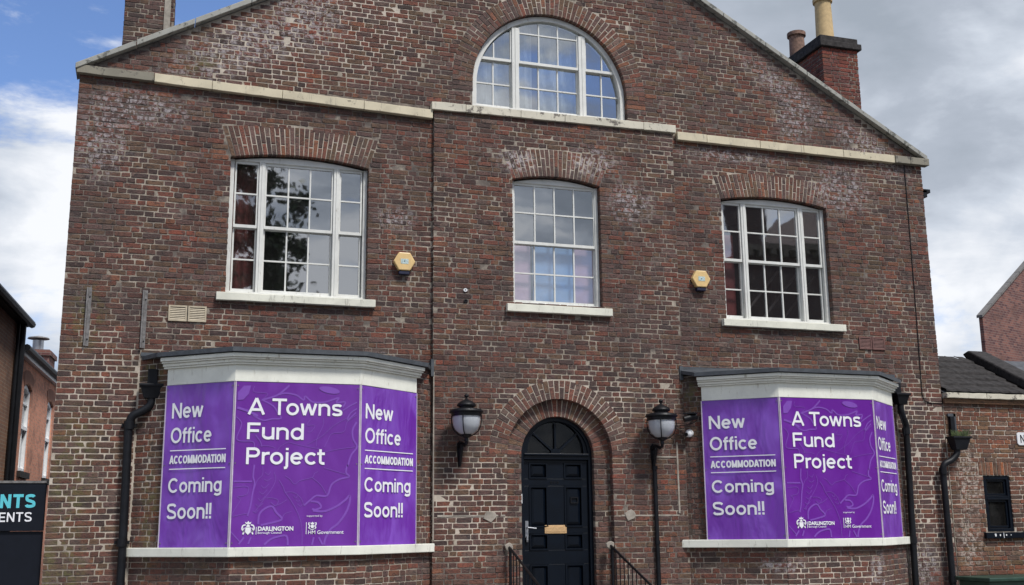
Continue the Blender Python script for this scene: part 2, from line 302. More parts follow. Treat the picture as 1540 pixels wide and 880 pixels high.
# ------------------------------------------------------------------ object helpers
ORG = {}
def root(name, label, cat, loc, group=None):
    o = bpy.data.objects.new(name, None); C.objects.link(o); o.location = loc; o.empty_display_size = 0.1
    o['label'] = label; o['category'] = cat
    if group: o['group'] = group
    ORG[o] = Vector(loc); return o
def kind(o, k): o['kind'] = k; return o
class MB:
    """mesh collector in a frame: u along U, n outward, v up"""
    def __init__(s, O=(0, 0, 0), ang=0.0):
        s.O = Vector(O); s.U = Vector((cos(ang), sin(ang), 0)); s.N = Vector((sin(ang), -cos(ang), 0)); s.V = []; s.F = []; s.ang = ang; s.MI = []
    def w(s, u, n, v): return s.O + s.U*u + s.N*n + Vector((0, 0, v))
    def add(s, pts, faces):
        b = len(s.V); s.V += [tuple(s.w(*p)) for p in pts]; s.F += [tuple(b+i for i in f) for f in faces]
    def box(s, u0, u1, n0, n1, v0, v1):
        s.add([(u0, n0, v0), (u1, n0, v0), (u1, n1, v0), (u0, n1, v0), (u0, n0, v1), (u1, n0, v1), (u1, n1, v1), (u0, n1, v1)],
              [(0, 1, 2, 3), (7, 6, 5, 4), (0, 4, 5, 1), (1, 5, 6, 2), (2, 6, 7, 3), (3, 7, 4, 0)])
    def prism(s, poly, n0, n1):
        k = len(poly)
        s.add([(u, n0, v) for u, v in poly] + [(u, n1, v) for u, v in poly],
              [tuple(range(k))[::-1], tuple(range(k, 2*k))] + [(i, (i+1) % k, k+(i+1) % k, k+i) for i in range(k)])
    def ring(s, A, B, n0, n1, closed=False):
        k = len(A); P = []
        for q in (A, B):
            P += [(u, n0, v) for u, v in q] + [(u, n1, v) for u, v in q]
        F = []
        for i in range(k if closed else k-1):
            j = (i+1) % k
            F += [(k+i, k+j, 3*k+j, 3*k+i), (i, j, k+j, k+i), (2*k+i, 3*k+i, 3*k+j, 2*k+j), (i, 2*k+i, 2*k+j, j)]
        if not closed: F += [(0, k, 3*k, 2*k), (k-1, 3*k-1, 4*k-1, 2*k-1)]
        s.add(P, F)
    def tube(s, pts, r, sides=10, local=True):
        P = [s.w(*p) if local else Vector(p) for p in pts]; R = r if hasattr(r, '__len__') else [r]*len(P)
        b = len(s.V); prev = None
        for i, p in enumerate(P):
            t = (P[min(i+1, len(P)-1)] - P[max(i-1, 0)]).normalized()
            a = Vector((0, 0, 1)) if abs(t.z) < 0.9 else Vector((1, 0, 0))
            if prev is not None: a = prev
            x = (a - t*a.dot(t)).normalized(); y = t.cross(x); prev = x
            for k in range(sides):
                th = 2*pi*k/sides; s.V.append(tuple(p + (x*cos(th) + y*sin(th))*R[i]))
        for i in range(len(P)-1):
            for k in range(sides):
                a0 = b+i*sides+k; a1 = b+i*sides+(k+1) % sides
                s.F.append((a0, a1, a1+sides, a0+sides))
        s.F.append(tuple(range(b, b+sides))[::-1]); s.F.append(tuple(range(b+(len(P)-1)*sides, b+len(P)*sides)))
    def lathe(s, c, prof, sides=24):
        """c=(u,n) axis, prof [(r,z)]"""
        b = len(s.V); o = s.w(c[0], c[1], 0)
        for r, z in prof:
            for k in range(sides):
                th = 2*pi*k/sides; s.V.append((o.x+r*cos(th), o.y+r*sin(th), z))
        for i in range(len(prof)-1):
            for k in range(sides):
                a0 = b+i*sides+k; a1 = b+i*sides+(k+1) % sides
                s.F.append((a0, a1, a1+sides, a0+sides))
        s.F.append(tuple(range(b, b+sides))[::-1]); s.F.append(tuple(range(b+(len(prof)-1)*sides, b+len(prof)*sides)))
    def build(s, name, m, parent=None, smooth=False, bevel=0.0, label=None, k=None):
        o0 = ORG.get(parent, Vector((0, 0, 0)))
        me = bpy.data.meshes.new(name)
        me.from_pydata([(x-o0.x, y-o0.y, z-o0.z) for x, y, z in s.V], [], s.F); me.materials.append(m); me.validate()
        bm = bmesh.new(); bm.from_mesh(me); bmesh.ops.recalc_face_normals(bm, faces=bm.faces); bm.to_mesh(me); bm.free()
        if smooth:
            me.polygons.foreach_set('use_smooth', [True]*len(me.polygons))
            me.set_sharp_from_angle(angle=radians(38))
        o = bpy.data.objects.new(name, me); C.objects.link(o); ORG[o] = o0
        if parent: o.parent = parent
        if bevel:
            bv = o.modifiers.new('bevel', 'BEVEL'); bv.width = bevel; bv.segments = 2; bv.limit_method = 'ANGLE'
        if label: o['label'] = label
        if k: o['kind'] = k
        return o
def setting(name, mb, m):
    return kind(mb.build(name, m), 'structure')
def copy_tree(o, parent=None):
    c = o.copy(); C.objects.link(c); c.parent = parent; ORG[c] = ORG[o]
    for ch in list(o.children): copy_tree(ch, c)
    return c
FONT = {}
def text_data(s, bold=0.0):
    cu = bpy.data.curves.new('txt', 'FONT'); cu.body = s; cu.size = 1; cu.offset = bold; cu.extrude = 0; cu.resolution_u = 3; cu.fill_mode = 'FRONT'
    o = bpy.data.objects.new('txt', cu); C.objects.link(o)
    dg = bpy.context.evaluated_depsgraph_get(); me = o.evaluated_get(dg).to_mesh()
    V = [(v.co.x, v.co.y) for v in me.vertices]; F = [tuple(p.vertices) for p in me.polygons]
    o.evaluated_get(dg).to_mesh_clear(); bpy.data.objects.remove(o); bpy.data.curves.remove(cu)
    return V, F
CAPH = max(v[1] for v in text_data('H')[0])
def lettering_font(fr, s, u0, u1, base, cap, n, m, parent, name='lettering', bold=0.012, tilt=0.0):
    V, F = text_data(s, bold); x0 = min(v[0] for v in V); x1 = max(v[0] for v in V)
    mb = MB(fr.O, fr.ang); k = (u1-u0)/(x1-x0); h = cap/CAPH
    mb.add([(u0+(x-x0)*k, n, base+y*h+tilt*(x-x0)*k) for x, y in V], F)
    return mb.build(name, m, parent)
def stroke(mb, pts, wd, n):
    """a flat printed line of constant width (smoothed polyline)"""
    P = []
    k = len(pts)
    for i in range(k-1):
        p0 = pts[max(i-1, 0)]; p1 = pts[i]; p2 = pts[i+1]; p3 = pts[min(i+2, k-1)]
        for t in (0, .25, .5, .75):
            P.append(tuple(0.5*((2*p1[a])+(-p0[a]+p2[a])*t+(2*p0[a]-5*p1[a]+4*p2[a]-p3[a])*t*t+(-p0[a]+3*p1[a]-3*p2[a]+p3[a])*t**3) for a in (0, 1)))
    P.append(pts[-1]); L = []; R = []
    for i, p in enumerate(P):
        a = P[max(i-1, 0)]; c = P[min(i+1, len(P)-1)]; dx, dy = c[0]-a[0], c[1]-a[1]; l = math.hypot(dx, dy) or 1
        L.append((p[0]-dy/l*wd/2, n, p[1]+dx/l*wd/2)); R.append((p[0]+dy/l*wd/2, n, p[1]-dx/l*wd/2))
    q = len(P); mb.add(L+R, [(i, i+1, q+i+1, q+i) for i in range(q-1)])
# a plain grotesque alphabet drawn as pen strokes (cap height 1); every glyph: advance width, list of centre lines
def _arc(cx_, cy, rx, ry, a0, a1, k=14): return [(cx_+rx*cos(radians(a0+(a1-a0)*i/k)), cy+ry*sin(radians(a0+(a1-a0)*i/k))) for i in range(k+1)]
def glyphs(s):
    h = s/2; X = .74; G = {}
    def bowl(x0, x1, y0=0, y1=X, a0=0, a1=360, k=24): return _arc((x0+x1)/2, (y0+y1)/2, (x1-x0)/2-h, (y1-y0)/2-h, a0, a1, k)
    G['N'] = (.72, [[(h, 0), (h, 1)], [(h, .98), (.72-h, .02)], [(.72-h, 0), (.72-h, 1)]])
    G['e'] = (.60, [bowl(0, .60, a0=-2, a1=318), [(h, X/2+.01), (.60-h, X/2+.01)]])
    G['w'] = (.84, [[(h*.9, X), (.24, .02)], [(.24, .02), (.42, X-.02)], [(.42, X-.02), (.60, .02)], [(.60, .02), (.84-h*.9, X)]])
    G['O'] = (.84, [bowl(0, .84, -.01, 1.01)]); G['C'] = (.78, [bowl(0, .82, -.01, 1.01, 42, 318)]); G['c'] = (.57, [bowl(0, .62, a0=42, a1=318)]); G['o'] = (.62, [bowl(0, .62)])
    G['f'] = (.36, [[(.15, 0), (.15, .80)]+_arc(.15+.15, .80, .15, .20-h, 180, 85, 6), [(0, X-h), (.34, X-h)]])
    G['i'] = (s, [[(h, 0), (h, X)], [(h, .87), (h, 1.0)]]); G['l'] = (s, [[(h, 0), (h, 1)]]); G['I'] = (s, [[(h, 0), (h, 1)]])
    G['A'] = (.80, [[(h*.8, 0), (.40, 1)], [(.40, 1), (.80-h*.8, 0)], [(.16, .30), (.64, .30)]])
    G['M'] = (.86, [[(h, 0), (h, 1)], [(h, .97), (.43, .06)], [(.43, .06), (.86-h, .97)], [(.86-h, 0), (.86-h, 1)]])
    G['D'] = (.76, [[(h, 0), (h, 1)], [(h, 1-h), (.34, 1-h)]+_arc(.34, .5, .42-h, .5-h, 88, -88, 14)+[(.34, h), (h, h)]])
    G['T'] = (.68, [[(.34, 0), (.34, 1-h)], [(0, 1-h), (.68, 1-h)]])
    G['n'] = (.58, [[(h, 0), (h, X)], [(h, X-.24)]+_arc(.29, X-.29+.02, .29-h, .27-h, 160, 0, 10)+[(.58-h, 0)]])
    G['m'] = (.92, [[(h, 0), (h, X)]]+[[(x, X-.22)]+_arc(x+.195, X-.26+.02, .195, .24-h, 160, 0, 8)+[(x+.39, 0)] for x in (h, h+.39)]); G['m'] = (.78+s, G['m'][1])
    G['g'] = (.60, [bowl(0, .60), [(.60-h, X), (.60-h, -.06)]+_arc(.30, -.06, .30-h, .21-h, 0, -155, 9)])
    G['u'] = (.58, [[(.58-h, 0), (.58-h, X)], [(h, X), (h, .26)]+_arc(.29, .27, .29-h, .27-h, 180, 345, 10)])
    G['d'] = (.62, [bowl(0, .62), [(.62-h, 0), (.62-h, 1)]]); G['F'] = (.60, [[(h, 0), (h, 1)], [(h, 1-h), (.60, 1-h)], [(h, .52), (.54, .52)]])
    G['P'] = (.64, [[(h, 0), (h, 1)], [(h, 1-h), (.38, 1-h)]+_arc(.38, .71, .26-h, .29-h, 88, -88, 10)+[(.38, .42+h), (h, .42+h)]])
    G['r'] = (.36, [[(h, 0), (h, X)], [(h, X-.26)]+_arc(.32, X-.27, .32-h, .27-h, 165, 80, 7)])
    G['j'] = (.20, [[(.20-h, X), (.20-h, -.12), (.17-h, -.19), (.0, -.215)], [(.20-h, .87), (.20-h, 1.0)]])
    G['t'] = (.38, [[(.15, .94), (.15, .20)]+_arc(.15+.16, .20, .16, .20-h, 180, 285, 7), [(0, X-h), (.36, X-h)]])
    S_ = lambda w, y1: [(w-h*1.1, y1*.80), (w*.74, y1-h*1.25), (w*.48, y1-h), (w*.20, y1-h*1.5), (h*1.1, y1*.73), (w*.22, y1*.57), (w*.52, y1*.49), (w*.80, y1*.40), (w-h*1.0, y1*.26), (w*.80, h*1.5), (w*.50, h), (w*.22, h*1.3), (h*.9, y1*.22)]
    G['S'] = (.70, [('s', S_(.70, 1.0))]); G['s'] = (.52, [('s', S_(.52, X))])
    G['!'] = (s*1.1, [[(h, .27), (h, 1)], [(h, 0), (h, s*1.05)]]); G['E'] = (.62, [[(h, 0), (h, 1)], [(h, 1-h), (.62, 1-h)], [(h, .5), (.57, .5)], [(h, h), (.62, h)]])
    return G
def raw_stroke(mb, P, wd, n):
    L = []; Rr = []; k = len(P); closed = math.hypot(P[0][0]-P[-1][0], P[0][1]-P[-1][1]) < 1e-5
    for i, p in enumerate(P):
        a = P[i-1] if i else (P[-2] if closed else p); c = P[i+1] if i < k-1 else (P[1] if closed else p)
        dx, dy = c[0]-a[0], c[1]-a[1]; l = math.hypot(dx, dy) or 1
        L.append((p[0]-dy/l*wd/2, n, p[1]+dx/l*wd/2)); Rr.append((p[0]+dy/l*wd/2, n, p[1]-dx/l*wd/2))
    mb.add(L+Rr, [(i, i+1, k+i+1, k+i) for i in range(k-1)])
def lettering(fr, txt, u0, u1, base, cap, n, m, parent, name='lettering', bold=0.15, gap=.07, tilt=0.0):
    G = glyphs(bold); tight = {('T', 'o'): -.10, ('f', 'f'): -.06, ('f', 'i'): -.02, ('A', 'C'): -.05, ('D', 'A'): -.06, ('A', 'T'): -.12, ('r', 'o'): -.05, ('c', 't'): -.05, ('e', 'w'): -.04, ('o', 'w'): -.05, ('w', 'n'): -.02, ('o', 'j'): -.03}
    x = 0; pl = []
    for i, ch in enumerate(txt):
        if ch == ' ': x += .26; continue
        pl.append((ch, x)); x += G[ch][0]+gap
        if i+1 < len(txt): x += tight.get((ch, txt[i+1]), 0)
    W_ = x-gap; kx = (u1-u0)/W_; mb = MB(fr.O, fr.ang); wd = bold*(kx*.5+cap*.5); q = 0
    for ch, x in pl:
        for st in G[ch][1]:
            sm = st[0] == 's'; pts = [(u0+(x+a)*kx, base+b*cap+tilt*(x+a)*kx) for a, b in (st[1] if sm else st)]
            q += 1; nn_ = n+.00012*(q % 6)
            (stroke if sm else raw_stroke)(mb, pts, wd, nn_)
    return mb.build(name, m, parent)

# ------------------------------------------------------------------ brick machinery
COURSE = 0.0739; JT = 0.0095; LS, LH = 0.222, 0.107
def brick_geo(L, H, dep=0.10, j=0.0035, recess=0.0):
    """box with chipped chamfered face, centred on the face centre; (u,n,v)"""
    a, b = L/2, H/2; r = lambda k=j: rnd(-k, k); ins = 0.005
    cc = [rnd(.003, .011) for _ in range(4)]
    e = [(-a+cc[0], -b), (a-cc[1], -b), (a, -b+cc[1]), (a, b-cc[2]), (a-cc[2], b), (-a+cc[3], b), (-a, b-cc[3]), (-a, -b+cc[0])]
    e = [(u+r(), v+r()) for u, v in e]; t = rnd(-.003, .003)
    pts = [(u, -dep, v) for u, v in e] + [(u, -0.0052-recess, v) for u, v in e] + [(u*(1-ins/a)+r(.0015), t*(1 if u > 0 else -1)-recess+r(.001), v*(1-ins/b)) for u, v in e]
    F = [(i, (i+1) % 8, 8+(i+1) % 8, 8+i) for i in range(8)]+[(8+i, 8+(i+1) % 8, 16+(i+1) % 8, 16+i) for i in range(8)]+[tuple(range(16, 24))]
    return pts, F
def pix_area(fr, u, v, n, L, H):
    P = fr.w(u, n, v)-CAM; z = P.dot(fw)
    if z <= 0: return 0
    x = 770+1670*P.dot(r2)/z; y = 440-1670*P.dot(u2)/z
    if x < -5 or x > 1545 or y < -3 or y > 884: return 0
    return L*H*abs((P.normalized()).dot(fr.N))/(z*z)
class BrickSet:
    def __init__(s): s.items = []; s.wedges = []
    def field(s, fr, z0, z1, intervals, n=0.0, phase=0.0, wob=0.0):
        k = int((z1-z0)/COURSE+0.5); zc = z0
        for i in range(k):
            z = z0+(i+0.5)*COURSE
            for (a, b) in intervals(z):
                x = a - (rnd(0, .02) + (0.0 if i % 2 else 0.17))
                first = True; st = i % 2
                while x < b:
                    if random.random() < 0.07: st = 1-st
                    L = (LS if st else LH) + rnd(-.009, .009); st = 1-st
                    x0 = max(x, a); x1 = min(x+L, b)
                    full = (x0 == x and x1 == x+L)
                    if x1-x0 > 0.035:
                        s.items.append((fr, (x0+x1)/2, z+rnd(-.0025, .0025)+wob*sin(x0*1.3+i*.05), n+rnd(-.003, .003), x1-x0, COURSE-JT+rnd(-.004, .002), full and L > 0.19))
                    x += L+JT+rnd(-.002, .003)
    def flush(s, parent, m1, mN, limit=300, name='brick'):
        """largest `limit` stretchers one by one, the rest as one stuff part"""
        sc = [(pix_area(f, u, v, n, L, H) if full else 0, i) for i, (f, u, v, n, L, H, full) in enumerate(s.items)]
        sc.sort(reverse=True); single = set(i for a, i in sc[:limit] if a > 0)
        var = []
        o0 = ORG[parent]
        for q in range(10):
            L = LS-0.006+q*0.0012
            p, F = brick_geo(L, COURSE-JT-0.001)
            me = bpy.data.meshes.new(name); me.from_pydata([(a, -b, c) for a, b, c in p], [], [f for f in F]); me.materials.append(m1)
            var.append((L, me))
        for me in var:
            bm = bmesh.new(); bm.from_mesh(me[1]); bmesh.ops.recalc_face_normals(bm, faces=bm.faces); 
            # open back: make sure front faces the viewer
            bm.normal_update()
            ff = max(bm.faces, key=lambda f: -f.calc_center_median().y)
            if ff.normal.y > 0: bmesh.ops.reverse_faces(bm, faces=bm.faces)
            bm.to_mesh(me[1]); bm.free()
        many = {}
        mb = MB()
        for i, (f, u, v, n, L, H, full) in enumerate(s.items):
            if i in single:
                me = var[random.randrange(10)]
                o = bpy.data.objects.new(name, me[1]); C.objects.link(o); o.parent = parent; o.location = f.w(u, n, v)-o0
                o.rotation_euler = (0, 0, f.ang)
                o.scale = (L/me[0], 1, H/(COURSE-JT-0.001))
            else:
                p, F = brick_geo(L, H, recess=(rnd(.0005, .0025) if random.random() < .15 else 0), j=0.0035 if L > .05 else .002)
                b = len(mb.V); mb.V += [tuple(f.w(u+a, n+c, v+d)) for a, c, d in p]; mb.F += [tuple(b+t for t in ff) for ff in F]
        o = mb.build(name, mN, parent, k='stuff'); return o

# ================================================================== SETTING: ground
g = MB(); g.add([(-400, 400, 0), (400, 400, 0), (400, -400, 0), (-400, -400, 0)], [(0, 1, 2, 3)]); setting('ground', g, M_ASPH)
g = MB(); g.box(-14, 22, 0.02, 3.4, -0.2, 0.12)
setting('pavement', g, M_STONEP)
g = MB()
for i in range(36): g.box(-14+i*1.0+0.004, -13+i*1.0-0.004, 3.402, 3.55, -0.2, 0.125)
setting('kerb', g, M_STONEP)
g = MB(); g.box(-14, 22, 3.85, 3.95, 0.003, 0.005); setting('road_marking', g, M_WHITE)

# ================================================================== THE MAIN BUILDING
B = root('brick_building', 'large old gabled brick building with arched door, two boarded bays and a half-round gable window', 'building', (0, 0, 0.12))
XL, XR = -6.70, 6.62
PL, PR = -1.87, 1.95; PN = 0.065                          # proud centre section
F0 = MB((0, 0, 0), 0.0)                                  # frame of the main wall (n measured towards the viewer)
FC = MB((0, -PN, 0), 0.0)
APEX = 11.36
def gable(x): return 7.62+(APEX-7.62)*(1-abs(x+0.04)/6.66)
# openings: dict(cx, hw, z0, zj, rise, arch thickness info)
WL = dict(cx=-3.753, hw=.948, z0=4.70, zj=6.60, rise=.095, hwe=1.085, zej=7.03, ere=.075)
WR = dict(cx=3.735, hw=.955, z0=4.70, zj=6.62, rise=.095, hwe=1.075, zej=6.98, ere=.12)
WC = dict(cx=0.008, hw=.690, z0=4.745, zj=6.62, rise=.09, hwe=.85, zej=7.02, ere=.11)
def w_excl(W, z):
    if z < W['z0'] or z > W['zej']+W['ere']: return None
    if z < W['zj']: h = W['hw']
    elif z < W['zej']: h = W['hw']+(W['hwe']-W['hw'])*(z-W['zj'])/(W['zej']-W['zj'])+0.006
    else: h = W['hwe']*sqrt(max(0, 1-(z-W['zej'])/W['ere']))
    return (W['cx']-h, W['cx']+h)
AW = dict(cx=-0.02, R=1.245, Ro=1.56, z0=7.74, zc=8.10)
def aw_excl(z):
    if z < AW['z0']-.0: return None
    if z < AW['zc']: h = AW['Ro'] if z > 7.95 else AW['R']
    elif z < AW['zc']+AW['Ro']: h = sqrt(AW['Ro']**2-(z-AW['zc'])**2)
    else: return None
    return (AW['cx']-h, AW['cx']+h)
DR = dict(cx=-0.01, R=.79, Ro=1.06, zc=2.60)
def dr_excl(z):
    if z < DR['zc']: h = DR['R']
    elif z < DR['zc']+DR['Ro']: h = sqrt(DR['Ro']**2-(z-DR['zc'])**2)
    else: return None
    return (DR['cx']-h, DR['cx']+h)
def cut(iv, ex):
    if ex is None: return iv
    out = []
    for a, b in iv:
        if ex[1] <= a or ex[0] >= b: out.append((a, b)); continue
        if ex[0] > a+0.02: out.append((a, ex[0]))
        if ex[1] < b-0.02: out.append((ex[1], b))
    return out
BAYS = {-1: dict(A=-5.76, B=-4.585, C=-3.045, D=-1.83, wall=3.82), 1: dict(A=1.83, B=3.005, C=4.575, D=5.76, wall=3.90)}
BP = 0.972
def left_iv(z):
    iv = [(XL, PL)]; iv = cut(iv, w_excl(WL, z))
    if z < 3.80: iv = cut(iv, (-5.74, -1.85))
    return iv
def right_iv(z):
    iv = [(PR, XR)]; iv = cut(iv, w_excl(WR, z))
    if z < 3.86: iv = cut(iv, (1.85, 5.74))
    return iv
def centre_iv(z):
    return cut(cut([(PL, PR)], w_excl(WC, z)), dr_excl(z))
def gable_iv(z):
    h = (APEX-z)/(APEX-7.62)*6.66-0.10
    if h < 0.05: return []
    return cut([(max(XL, -0.04-h), min(XR, -0.04+h))], aw_excl(z))
bs = BrickSet()
bs.field(F0, 0.12, 7.56, left_iv, 0.0, 0.0, 0.006)
bs.field(F0, 0.12, 7.56, right_iv, 0.0, 0.0, 0.006)
bs.field(FC, 0.12, 7.60, centre_iv, 0.0, 0.0, 0.006)
bs.field(F0, 7.64, 11.25, gable_iv, 0.0, 0.0, 0.006)

# mortar wall sheets, cut open where the windows are
def wall_sheet(mb, x0, x1, bot, top, opens, nface, nback):
    """opens: list of (xa, xb, lo(x), hi(x))"""
    xs = {x0, x1}
    for (a, b, lo, hi) in opens:
        k = 28; xs |= {a+(b-a)*0.5*(1-cos(pi*i/k)) for i in range(k+1)}
    xs |= {x0+(x1-x0)*i/10 for i in range(11)}
    if x0 < 0 < x1: xs.add(-0.04)
    xs = sorted(x for x in xs if x0-1e-6 <= x <= x1+1e-6)
    for xa, xb in zip(xs, xs[1:]):
        if xb-xa < 1e-5: continue
        xm = (xa+xb)/2; segs = [(bot, bot, None, None)]
        cov = sorted([o for o in opens if o[0] < xm < o[1]], key=lambda o: o[2](xm))
        la, lb = bot, bot
        for (a, b, lo, hi) in cov:
            if lo(xm) > bot+1e-4:
                mb.add([(xa, nface, la), (xb, nface, lb), (xb, nface, lo(xb)), (xa, nface, lo(xa))], [(0, 1, 2, 3)])
            la, lb = hi(min(max(xa, a), b)), hi(min(max(xb, a), b))
        mb.add([(xa, nface, la), (xb, nface, lb), (xb, nface, top(xb)), (xa, nface, top(xa))], [(0, 1, 2, 3)])
    for (a, b, lo, hi) in opens:       # linings of each opening
        k = 28; pts = [(a, lo(a))]+[(a+(b-a)*0.5*(1-cos(pi*i/k)), hi(a+(b-a)*0.5*(1-cos(pi*i/k)))) for i in range(k+1)]+[(b, lo(b))]
        pts.append(pts[0])
        for p, q in zip(pts, pts[1:]):
            mb.add([(p[0], nface, p[1]), (q[0], nface, q[1]), (q[0], nback, q[1]), (p[0], nback, p[1])], [(0, 1, 2, 3)])
def wopen(W, e=0.008):
    h = W['hw']+e
    return (W['cx']-h, W['cx']+h, lambda x: W['z0'], lambda x: W['zj']+W['rise']*max(0, 1-((x-W['cx'])/h)**2)+e)
def copen(cx, R, z0, zc, e=0.008):
    h = R+e
    return (cx-h, cx+h, lambda x: z0, lambda x: zc+sqrt(max(0, h*h-(x-cx)**2)))
MN = -0.0048
w1 = MB((0, 0, 0), 0)
wall_sheet(w1, XL, PL+.02, 0.0, lambda x: 7.66, [wopen(WL)], MN, -0.25)
wall_sheet(w1, PR-.02, XR-.012, 0.0, lambda x: 7.66, [wopen(WR)], MN, -0.25)
wall_sheet(w1, PL, PR, 0.0, lambda x: 7.68, [wopen(WC), copen(DR['cx'], DR['R'], 0.0, DR['zc'])], PN+MN, -0.16)
wall_sheet(w1, XL, XR, 7.66, gable, [copen(AW['cx'], AW['R'], 7.70, AW['zc'])], MN, -0.25)
w1.add([(PL+.002, 0-.01, 0), (PL+.002, PN+MN, 0), (PL+.002, PN+MN, 7.68), (PL+.002, -.01, 7.68)], [(0, 1, 2, 3)])
w1.add([(PR-.002, 0-.01, 0), (PR-.002, PN+MN, 0), (PR-.002, PN+MN, 7.68), (PR-.002, -.01, 7.68)], [(0, 1, 2, 3)])
w1.build('wall', M_MORTAR, B)
sw = MB()     # side and back walls
for x in (XL, XR-.3): sw.box(x, x+.3, -12, -0.012, 0, 7.1)
sw.box(XL, XR, -12, -11.7, 0, 7.1)
sw.prism([(XL, 7.1), (XR, 7.1), (-.04, APEX-.2)], -12, -11.7)
sw.build('side_wall', M_FBRICKB, B)
# roof behind the gable, two slopes of slates
rf = MB()
for s in (-1, 1):
    xe = XL+.02 if s < 0 else XR+.12; q = []
    rf.add([(xe, -.16, 7.12), (-.04, -.16, APEX-.22), (-.04, -12.1, APEX-.22), (xe, -12.1, 7.12), (xe, -.16, 7.20), (-.04, -.16, APEX-.12), (-.04, -12.1, APEX-.12), (xe, -12.1, 7.20)],
           [(0, 1, 2, 3), (4, 5, 6, 7), (0, 4, 7, 3), (0, 1, 5, 4), (3, 2, 6, 7)])
rf.build('roof', M_SLATE, B)
gt = MB(); gt.box(XR+.02, XR+.17, -12, -.12, 7.02, 7.14); gt.box(XR+.0, XR+.24, -.30, -.12, 7.10, 7.16); gt.build('gutter', M_BLACK, B)

# arches: wedge bricks
wedges = []          # (frame, poly, n0, n1, arch_id)
def fan_arch(fr, W, cols, tag):
    cx = W['cx']
    def P(a, t):
        x = cx+a*(W['hw']+(W['hwe']-W['hw'])*t)
        zi = W['zj']+W['rise']*(1-a*a); ze = W['zej']+W['ere']*(1-a*a)
        return (x, zi+(ze-zi)*t)
    g_ = .0055/W['hw']
    for i in range(cols):
        a0 = -1+2*i/cols+g_; a1 = -1+2*(i+1)/cols-g_; sp = (.36 if i % 2 else .66)+rnd(-.03, .03)
        for t0, t1 in ((0.0, sp-.012), (sp+.012, 1.0)):
            if random.random() < 0.12 and t0 == 0.0: pass
            poly = [P(a0, t0), P(a1, t0), P(a1, t1), P(a0, t1)]
            poly = [(x+rnd(-.003, .003), z+rnd(-.003, .003)) for x, z in poly]
            wedges.append((fr, poly, -.11, .002+rnd(-.004, .004), tag))
def round_arch(fr, cx, zc, Ri, Ro, cols, tag, n1=.002, dep=.11, split=True, a_lo=0.0):
    for i in range(cols):
        g_ = .0055/((Ri+Ro)/2)
        a0 = a_lo+(pi-2*a_lo)*i/cols+g_; a1 = a_lo+(pi-2*a_lo)*(i+1)/cols-g_
        rm = (Ri+(Ro-Ri)*(.36 if i % 2 else .64)) if split and random.random() < .85 else None
        for r0, r1 in (((Ri, rm-.005), (rm+.005, Ro)) if rm else ((Ri, Ro),)):
            poly = [(cx+cos(a)*r+rnd(-.002, .002), zc+sin(a)*r+rnd(-.002, .002)) for r, a in ((r0, a0), (r1, a0), (r1, a1), (r0, a1))]
            wedges.append((fr, poly, n1-dep, n1+rnd(-.004, .004), tag))
fan_arch(F0, WL, 31, 0); fan_arch(F0, WR, 31, 1); fan_arch(FC, WC, 23, 2)
round_arch(F0, AW['cx'], AW['zc'], AW['R'], AW['Ro'], 60, 3)
for s in (-1, 1):        # legs of the gable-window ring
    for i in range(2):
        z = 7.955+i*COURSE
        a, b = (AW['R'], AW['Ro']); poly = [(AW['cx']+s*a, z), (AW['cx']+s*b, z), (AW['cx']+s*b, z+COURSE-JT), (AW['cx']+s*a, z+COURSE-JT)]
        wedges.append((F0, poly, -.11, .002, 3))
round_arch(FC, DR['cx'], DR['zc'], DR['R'], DR['Ro'], 38, 4, split=True)
FD = MB((0, -PN+.11, 0), 0)                                 # recessed order of the doorway
round_arch(FD, DR['cx'], DR['zc'], .548, .80, 30, 5, dep=.20, split=False)
arch_base = {}
names = {0: 'wide flat brick arch over left window', 1: 'wide flat brick arch over right window', 2: 'flat brick arch over middle window', 3: 'half-round brick ring round the gable window', 4: 'outer brick ring over the door', 5: 'recessed inner brick ring over the door'}
for k, (fr, nm) in enumerate(((F0, WL), (F0, WR), (FC, WC), (F0, AW), (FC, DR), (FD, DR))):
    mb = MB(fr.O, 0)
    if k < 3:
        W = nm; a = [-1+2*i/20 for i in range(21)]
        mb.ring([(W['cx']+t*(W['hw']+.004), W['zj']+W['rise']*(1-t*t)+.006) for t in a], [(W['cx']+t*W['hwe'], W['zej']+W['ere']*(1-t*t)) for t in a], -.10, -.004)
    else:
        Ri, Ro, cx, zc = {3: (AW['R']+.006, AW['Ro'], AW['cx'], AW['zc']), 4: (DR['R']+.006, DR['Ro'], DR['cx'], DR['zc']), 5: (.554, .80, DR['cx'], DR['zc'])}[k]
        a = [pi*i/40 for i in range(41)]
        mb.ring([(cx+Ri*cos(t), zc+Ri*sin(t)) for t in a], [(cx+Ro*cos(t), zc+Ro*sin(t)) for t in a], -.10 if k < 5 else -.19, -.004)
    arch_base[k] = mb.build('brick_arch', M_MORTAR, B, label=names[k])
def poly_c(p): return (sum(a for a, b in p)/len(p), sum(b for a, b in p)/len(p))
order = sorted(range(len(wedges)), key=lambda i: -pix_area(wedges[i][0], *poly_c(wedges[i][1]), 0, abs(wedges[i][1][0][0]-wedges[i][1][2][0])+.05, abs(wedges[i][1][0][1]-wedges[i][1][2][1])+.05))
single = set(order[:300]); rest = MB()
